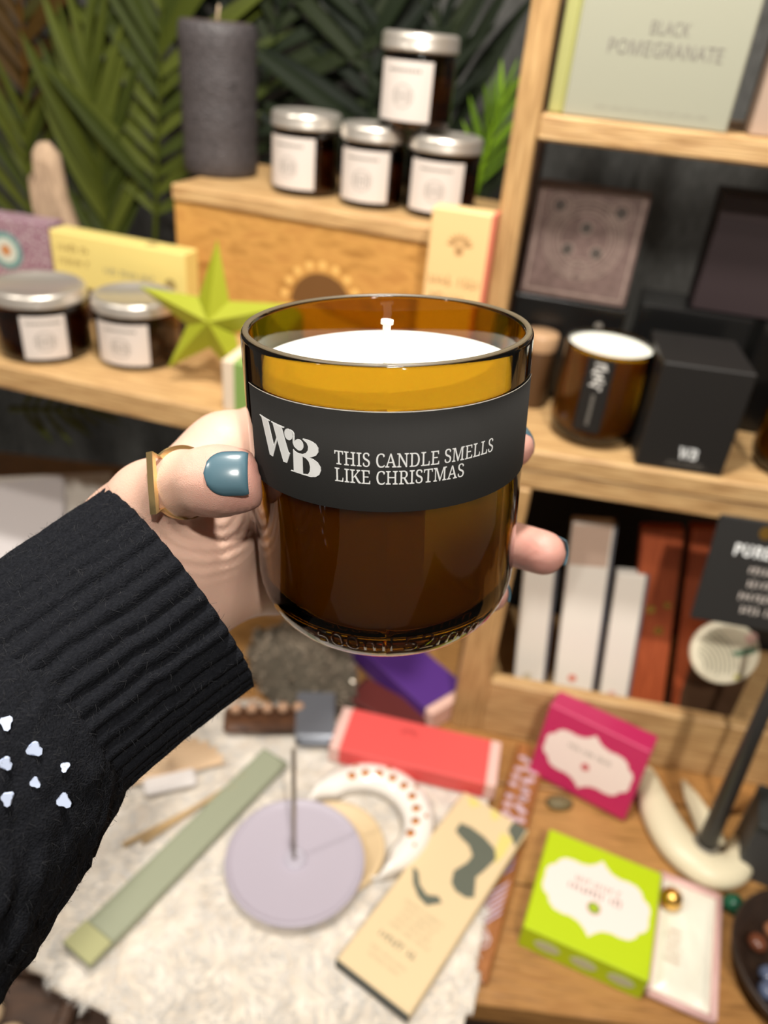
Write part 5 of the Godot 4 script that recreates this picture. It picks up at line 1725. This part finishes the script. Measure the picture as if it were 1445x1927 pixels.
func nail_mesh(L: float, W: float, R: float, drop: float) -> ArrayMesh:
	# a shell: y along the finger from the cuticle, z out of the nail
	var st := new_st(true)
	var nu := 14
	var nv := 14
	var p := func(i: int, j: int, lift: float) -> Vector3:
		var v := float(j) / nv
		var w := W / 2
		if v < 0.5:
			w *= sqrt(maxf(0.0, 1.0 - pow(1.0 - v / 0.5, 2.0)))
		elif v > 0.9:
			w *= 1.0 - (v - 0.9) * 0.9
		var u := (float(i) / nu * 2.0 - 1.0) * w
		var a := u / R
		var edge := minf(1.0, (1.0 - absf(float(i) / nu * 2.0 - 1.0)) * 5.0) * minf(1.0, minf(v * 6.0, (1.0 - v) * 9.0))
		return Vector3(sin(a) * R, v * L, (cos(a) - 1.0) * R - drop * pow(maxf(0.0, v - 0.3), 2.0) + lift * (0.35 + 0.65 * edge))
	for i in nu:
		for j in nv:
			quad(st, p.call(i, j, 0.0007), p.call(i + 1, j, 0.0007), p.call(i + 1, j + 1, 0.0007), p.call(i, j + 1, 0.0007), Vector3(0, 0, 1))
			quad(st, p.call(i, j, -0.0006), p.call(i + 1, j, -0.0006), p.call(i + 1, j + 1, -0.0006), p.call(i, j + 1, -0.0006), Vector3(0, 0, -1))
	for j in nv:
		for i in [0, nu]:
			quad(st, p.call(i, j, 0.0007), p.call(i, j + 1, 0.0007), p.call(i, j + 1, -0.0006), p.call(i, j, -0.0006), Vector3(-1 if i == 0 else 1, 0, 0))
	for i in nu:
		quad(st, p.call(i, nv, 0.0007), p.call(i + 1, nv, 0.0007), p.call(i + 1, nv, -0.0006), p.call(i, nv, -0.0006), Vector3.UP)
	return done(st)


func on_skin(vs: PackedVector3Array, at: Vector3, out: Vector3) -> Vector3:
	# where the line from at along out leaves the skin
	var best := 0.0
	for q in vs:
		var w := q - at
		var t := w.dot(out)
		if t > best and t < 0.014 and (w - out * t).length_squared() < 0.0000025:
			best = t
	return at + out * best


func axes(along: Vector3, out: Vector3, at: Vector3) -> Transform3D:
	var y := along.normalized()
	var x := y.cross(out).normalized()
	return Transform3D(Basis(x, y, x.cross(y)), at)


func knit_tube(path: Array, radii: Array, ribs: int, amp: float, seed_: int, rough: float, inner := 0.0) -> ArrayMesh:
	var cur := Curve3D.new()
	for i in path.size():
		var tn: Vector3 = (path[mini(i + 1, path.size() - 1)] - path[maxi(i - 1, 0)]) / 6.0
		cur.add_point(path[i], -tn, tn)
	var L := cur.get_baked_length()
	var n := FastNoiseLite.new()
	n.seed = seed_
	n.frequency = 1.0
	var rings := []
	var NL := 60
	var NS := 288 if ribs > 0 else 160
	var st := new_st(true)
	for i in NL + 1:
		var t := float(i) / NL
		var c := cur.sample_baked(t * L, true)
		var d := (cur.sample_baked(minf(t + 0.02, 1.0) * L, true) - cur.sample_baked(maxf(t - 0.02, 0.0) * L, true)).normalized()
		var s := d.cross(VIEW).normalized()
		var o := s.cross(d).normalized()
		var fi := t * (radii.size() - 1)
		var r: float = lerpf(radii[int(fi)], radii[mini(int(fi) + 1, radii.size() - 1)], fi - int(fi))
		var ring := PackedVector3Array()
		for k in NS:
			var a := TAU * k / NS
			var q := c + (s * cos(a) + o * sin(a)) * r
			var rr := r
			if ribs > 0:
				var wv := cos(a * ribs + 0.5 * n.get_noise_2d(t * 3.0, a * 0.8))
				rr += amp * (absf(wv) * 2.0 - 1.0) * (1.0 if wv > -0.2 else 0.6)
			rr += rough * n.get_noise_3dv(q * 90.0) + rough * 0.35 * n.get_noise_3dv(q * 420.0)
			if i == 0:
				rr -= 0.0012
			ring.append(c + (s * cos(a) + o * sin(a)) * rr)
		rings.append([ring, c])
	for i in NL:
		for k in NS:
			var k2 := (k + 1) % NS
			var a: Vector3 = rings[i][0][k]
			quad(st, a, rings[i][0][k2], rings[i + 1][0][k2], rings[i + 1][0][k], a - rings[i][1])
	if inner <= 0.0:
		for k in NS:
			tri(st, rings[NL][1], rings[NL][0][k], rings[NL][0][(k + 1) % NS], rings[NL][1] - rings[NL - 6][1])
	if inner > 0.0:
		# turn the cloth in at the opening and line it
		for i in 14:
			for k in NS:
				var k2 := (k + 1) % NS
				var q := []
				for e in [[i, k], [i, k2], [i + 1, k2], [i + 1, k]]:
					var c: Vector3 = rings[e[0]][1]
					q.append(c + (rings[e[0]][0][e[1]] - c) * (1.0 - inner))
				quad(st, q[0], q[1], q[2], q[3], rings[i][1] - q[0])
				if i == 0:
					quad(st, rings[0][0][k], rings[0][0][k2], q[1], q[0], rings[0][1] - rings[6][1])
	return done(st)


func fuzz(on: MeshInstance3D, count: int, seed_: int, parent: Node3D) -> void:
	# loose fibres standing off the yarn
	var a: Array = on.mesh.surface_get_arrays(0)
	var vs: PackedVector3Array = a[Mesh.ARRAY_VERTEX]
	var ns: PackedVector3Array = a[Mesh.ARRAY_NORMAL]
	var st := new_st(true)
	for q in [[0.0, 0.0, 0.5, 0.35], [0.5, 0.35, 1.0, 0.45]]:
		quad(st, Vector3(-0.022, q[0], q[1]), Vector3(0.022, q[0], q[1]), Vector3(0.014, q[2], q[3]), Vector3(-0.014, q[2], q[3]), Vector3(0, 0, 1))
	var mm := MultiMesh.new()
	mm.transform_format = MultiMesh.TRANSFORM_3D
	mm.mesh = done(st)
	mm.instance_count = count
	var r := RandomNumberGenerator.new()
	r.seed = seed_
	for i in count:
		var k := r.randi() % vs.size()
		var n := ns[k]
		var d := Vector3(r.randf_range(-1, 1), r.randf_range(-1, 1), r.randf_range(-1, 1))
		d = (d - n * d.dot(n)).normalized()
		var l := r.randf_range(0.0008, 0.0024)
		mm.set_instance_transform(i, Transform3D(Basis(d.cross(n) * l, d * l, n * l), vs[k] - n * 0.0001))
	var o := MultiMeshInstance3D.new()
	o.multimesh = mm
	o.material_override = mat(Color(0.115, 0.118, 0.13), 0.9)
	o.name = "knit_fuzz"
	o.set_meta("kind", "stuff")
	parent.add_child(o, true)


func build_person() -> void:
	var p := thing("person", "person's left hand with teal nails and dark knit sleeve gripping the candle", "person", HB)
	var skin := StandardMaterial3D.new()
	skin.vertex_color_use_as_albedo = true
	skin.roughness = 0.48
	skin.subsurf_scatter_enabled = true
	skin.subsurf_scatter_strength = 0.10
	skin.heightmap_enabled = true
	skin.heightmap_texture = noise_tex(0.12, [], 101, 512, FastNoiseLite.TYPE_CELLULAR)
	skin.heightmap_scale = 0.012
	skin.uv1_triplanar = true
	skin.uv1_scale = Vector3(45, 45, 45)
	var hm := hand_mesh()
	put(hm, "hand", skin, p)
	var hv: PackedVector3Array = hm.surface_get_arrays(0)[Mesh.ARRAY_VERTEX]
	# nails
	var teal := mat(Color(0.25, 0.37, 0.42), 0.22)
	teal.clearcoat_enabled = true
	teal.clearcoat = 0.6
	var white_edge := mat(Color(0.88, 0.85, 0.82), 0.4)
	var th_dir := Vector3(0.0391 - 0.0340, 0.0559 - 0.0550, -0.0173 + 0.0155).normalized() * 0.45 + VRT * 0.55
	var th_n := (VIEW + VUP * 0.14).normalized()
	var nl := put(nail_mesh(0.0122, 0.0136, 0.0120, 0.0030), "fingernail", teal, p, axes(th_dir, th_n, on_skin(hv, Vector3(0.0409, 0.0563, -0.0183), th_n) - th_dir * 0.0062 + th_n * 0.0003))
	nl.set_meta("label", "teal painted thumbnail")
	var B := bones()
	var ix: Vector3 = (B[17][1] - B[17][0]).normalized()
	var inn := (VRT * 0.75 + VUP * 0.55).normalized()
	put(nail_mesh(0.0115, 0.0115, 0.0075, 0.003), "fingernail", teal, p, axes(ix, inn, on_skin(hv, B[17][1], inn) - ix * 0.0075))
	var mx: Vector3 = (B[20][1] - B[20][0]).normalized()
	var mn := (-VIEW * 0.75 + VUP * 0.25 + VRT * 0.6).normalized()
	put(nail_mesh(0.0125, 0.0115, 0.0080, 0.003), "fingernail", teal, p, axes(mx, mn, on_skin(hv, B[20][1], mn) - mx * 0.0045))
	var rx: Vector3 = (B[23][1] - B[23][0]).normalized()
	var rn := (VRT * 0.8 + VUP * 0.3 - VIEW * 0.2).normalized()
	put(nail_mesh(0.0105, 0.0100, 0.0072, 0.003), "fingernail", teal, p, axes(rx, rn, on_skin(hv, B[23][1], rn) - rx * 0.006))
	# signet ring round the thumb
	var rc := Vector3(0.0226, 0.0487, -0.0215)
	var ra := Vector3(0.8319, 0.4612, 0.3069).normalized()
	var flat_dir := (VIEW - ra * VIEW.dot(ra)).normalized()
	var fs := ra.cross(flat_dir).normalized()
	var st := new_st(true)
	var N := 72
	var prof := []
	for i in N:
		var a := TAU * i / N
		var rad := 0.0109
		var wid := 0.0010
		# flat bar where the ring faces the viewer
		var half := 0.78
		var da := absf(wrapf(a, -PI, PI))
		if da < half:
			rad = 0.0109 * 1.06 * cos(half) / cos(da) * 1.30
			wid = 0.0017
		var dirv := flat_dir * cos(a) + fs * sin(a)
		prof.append([rc + dirv * (rad - 0.0007) - ra * wid, rc + dirv * (rad + 0.0006) - ra * wid, rc + dirv * (rad + 0.0006) + ra * wid, rc + dirv * (rad - 0.0007) + ra * wid, dirv])
	st.set_smooth_group(-1)
	for i in N:
		var a: Array = prof[i]
		var b: Array = prof[(i + 1) % N]
		quad(st, a[0], b[0], b[1], a[1], -ra)
		quad(st, a[1], b[1], b[2], a[2], a[4])
		quad(st, a[2], b[2], b[3], a[3], ra)
		quad(st, a[3], b[3], b[0], a[0], -a[4])
	var rg := commit(st, "ring", mat(Color(0.97, 0.85, 0.60), 0.24, 0.9), p)
	rg.set_meta("label", "gold signet ring with a flat bar")
	# sleeve
	var knit := patterned([Color(0.055, 0.060, 0.074), Color(0.125, 0.130, 0.148)], 0.09, Vector3(16, 16, 16), 0.95, 111, 0.05)
	knit.metallic_specular = 0.2
	var cuff_path := [Vector3(0.0194, 0.0074, -0.0195), Vector3(0.0063, -0.0014, 0.0023), Vector3(-0.0074, -0.0099, 0.0333)]
	var cf := put(knit_tube(cuff_path, [0.0400, 0.0395, 0.0390, 0.0385], 21, 0.0011, 1, 0.0003, 0.09), "ribbed_cuff", knit, p)
	cf.set_meta("label", "ribbed black knit cuff")
	var sl_path := [Vector3(-0.0036, -0.0080, 0.0222), Vector3(-0.0062, -0.0102, 0.0326), Vector3(-0.0086, -0.0138, 0.0502), Vector3(-0.0112, -0.0183, 0.0696), Vector3(-0.0165, -0.0226, 0.1043), Vector3(-0.0361, -0.0430, 0.1591)]
	var sv := put(knit_tube(sl_path, [0.0375, 0.0425, 0.0455, 0.047, 0.048, 0.050, 0.054], 0, 0.0, 2, 0.0022), "sleeve", knit, p)
	sv.set_meta("label", "fuzzy black knit sleeve with white flecks")
	fuzz(cf, 7000, 5, p)
	fuzz(sv, 16000, 6, p)
	# white flecks held in the knit
	var sm_v: PackedVector3Array = sv.mesh.surface_get_arrays(0)[Mesh.ARRAY_VERTEX]
	var eye := Vector3(0, 0.66, 0) - HB
	var flecks := []
	for v in 4:
		var poly := PackedVector2Array()
		for k in 15:
			var a := TAU * k / 15
			poly.append(Vector2(cos(a), sin(a)) * 0.0021 * (0.52 + 0.48 * absf(cos(1.5 * a + 0.4 * v))) * (1.0 + 0.15 * sin(a * 2.0 + v)))
		st = new_st()
		add_prism(st, poly, -0.0008, 0.0004)
		flecks.append(done(st))
	var fr := RandomNumberGenerator.new()
	fr.seed = 21
	var fm := mat(Color(0.72, 0.77, 0.87), 0.6)
	for d: Vector3 in [Vector3(-0.5696, -0.8309, -0.5348), Vector3(-0.6122, -0.8049, -0.5410), Vector3(-0.6015, -0.8497, -0.5145), Vector3(-0.5270, -0.8468, -0.5352), Vector3(-0.5591, -0.8674, -0.5137), Vector3(-0.5886, -0.8878, -0.4929), Vector3(-0.5183, -0.8841, -0.5131), Vector3(-0.6476, -0.8407, -0.5087), Vector3(-0.6393, -0.8845, -0.4823)]:
		var dn := d.normalized()
		var best := 9.0
		for q in sm_v:
			var w := q - eye
			var t := w.dot(dn)
			if t < best and t > 0.0 and (w - dn * t).length_squared() < 0.000006:
				best = t
		if best < 8.0:
			var k := fr.randf_range(0.65, 1.0)
			put(flecks[fr.randi() % 4], "fleck", fm, p, axes(VUP.rotated(VIEW, fr.randf_range(-0.9, 0.9)), -dn, eye + dn * (best - 0.0001)).scaled_local(Vector3(k * 0.9, k, 1.0)))
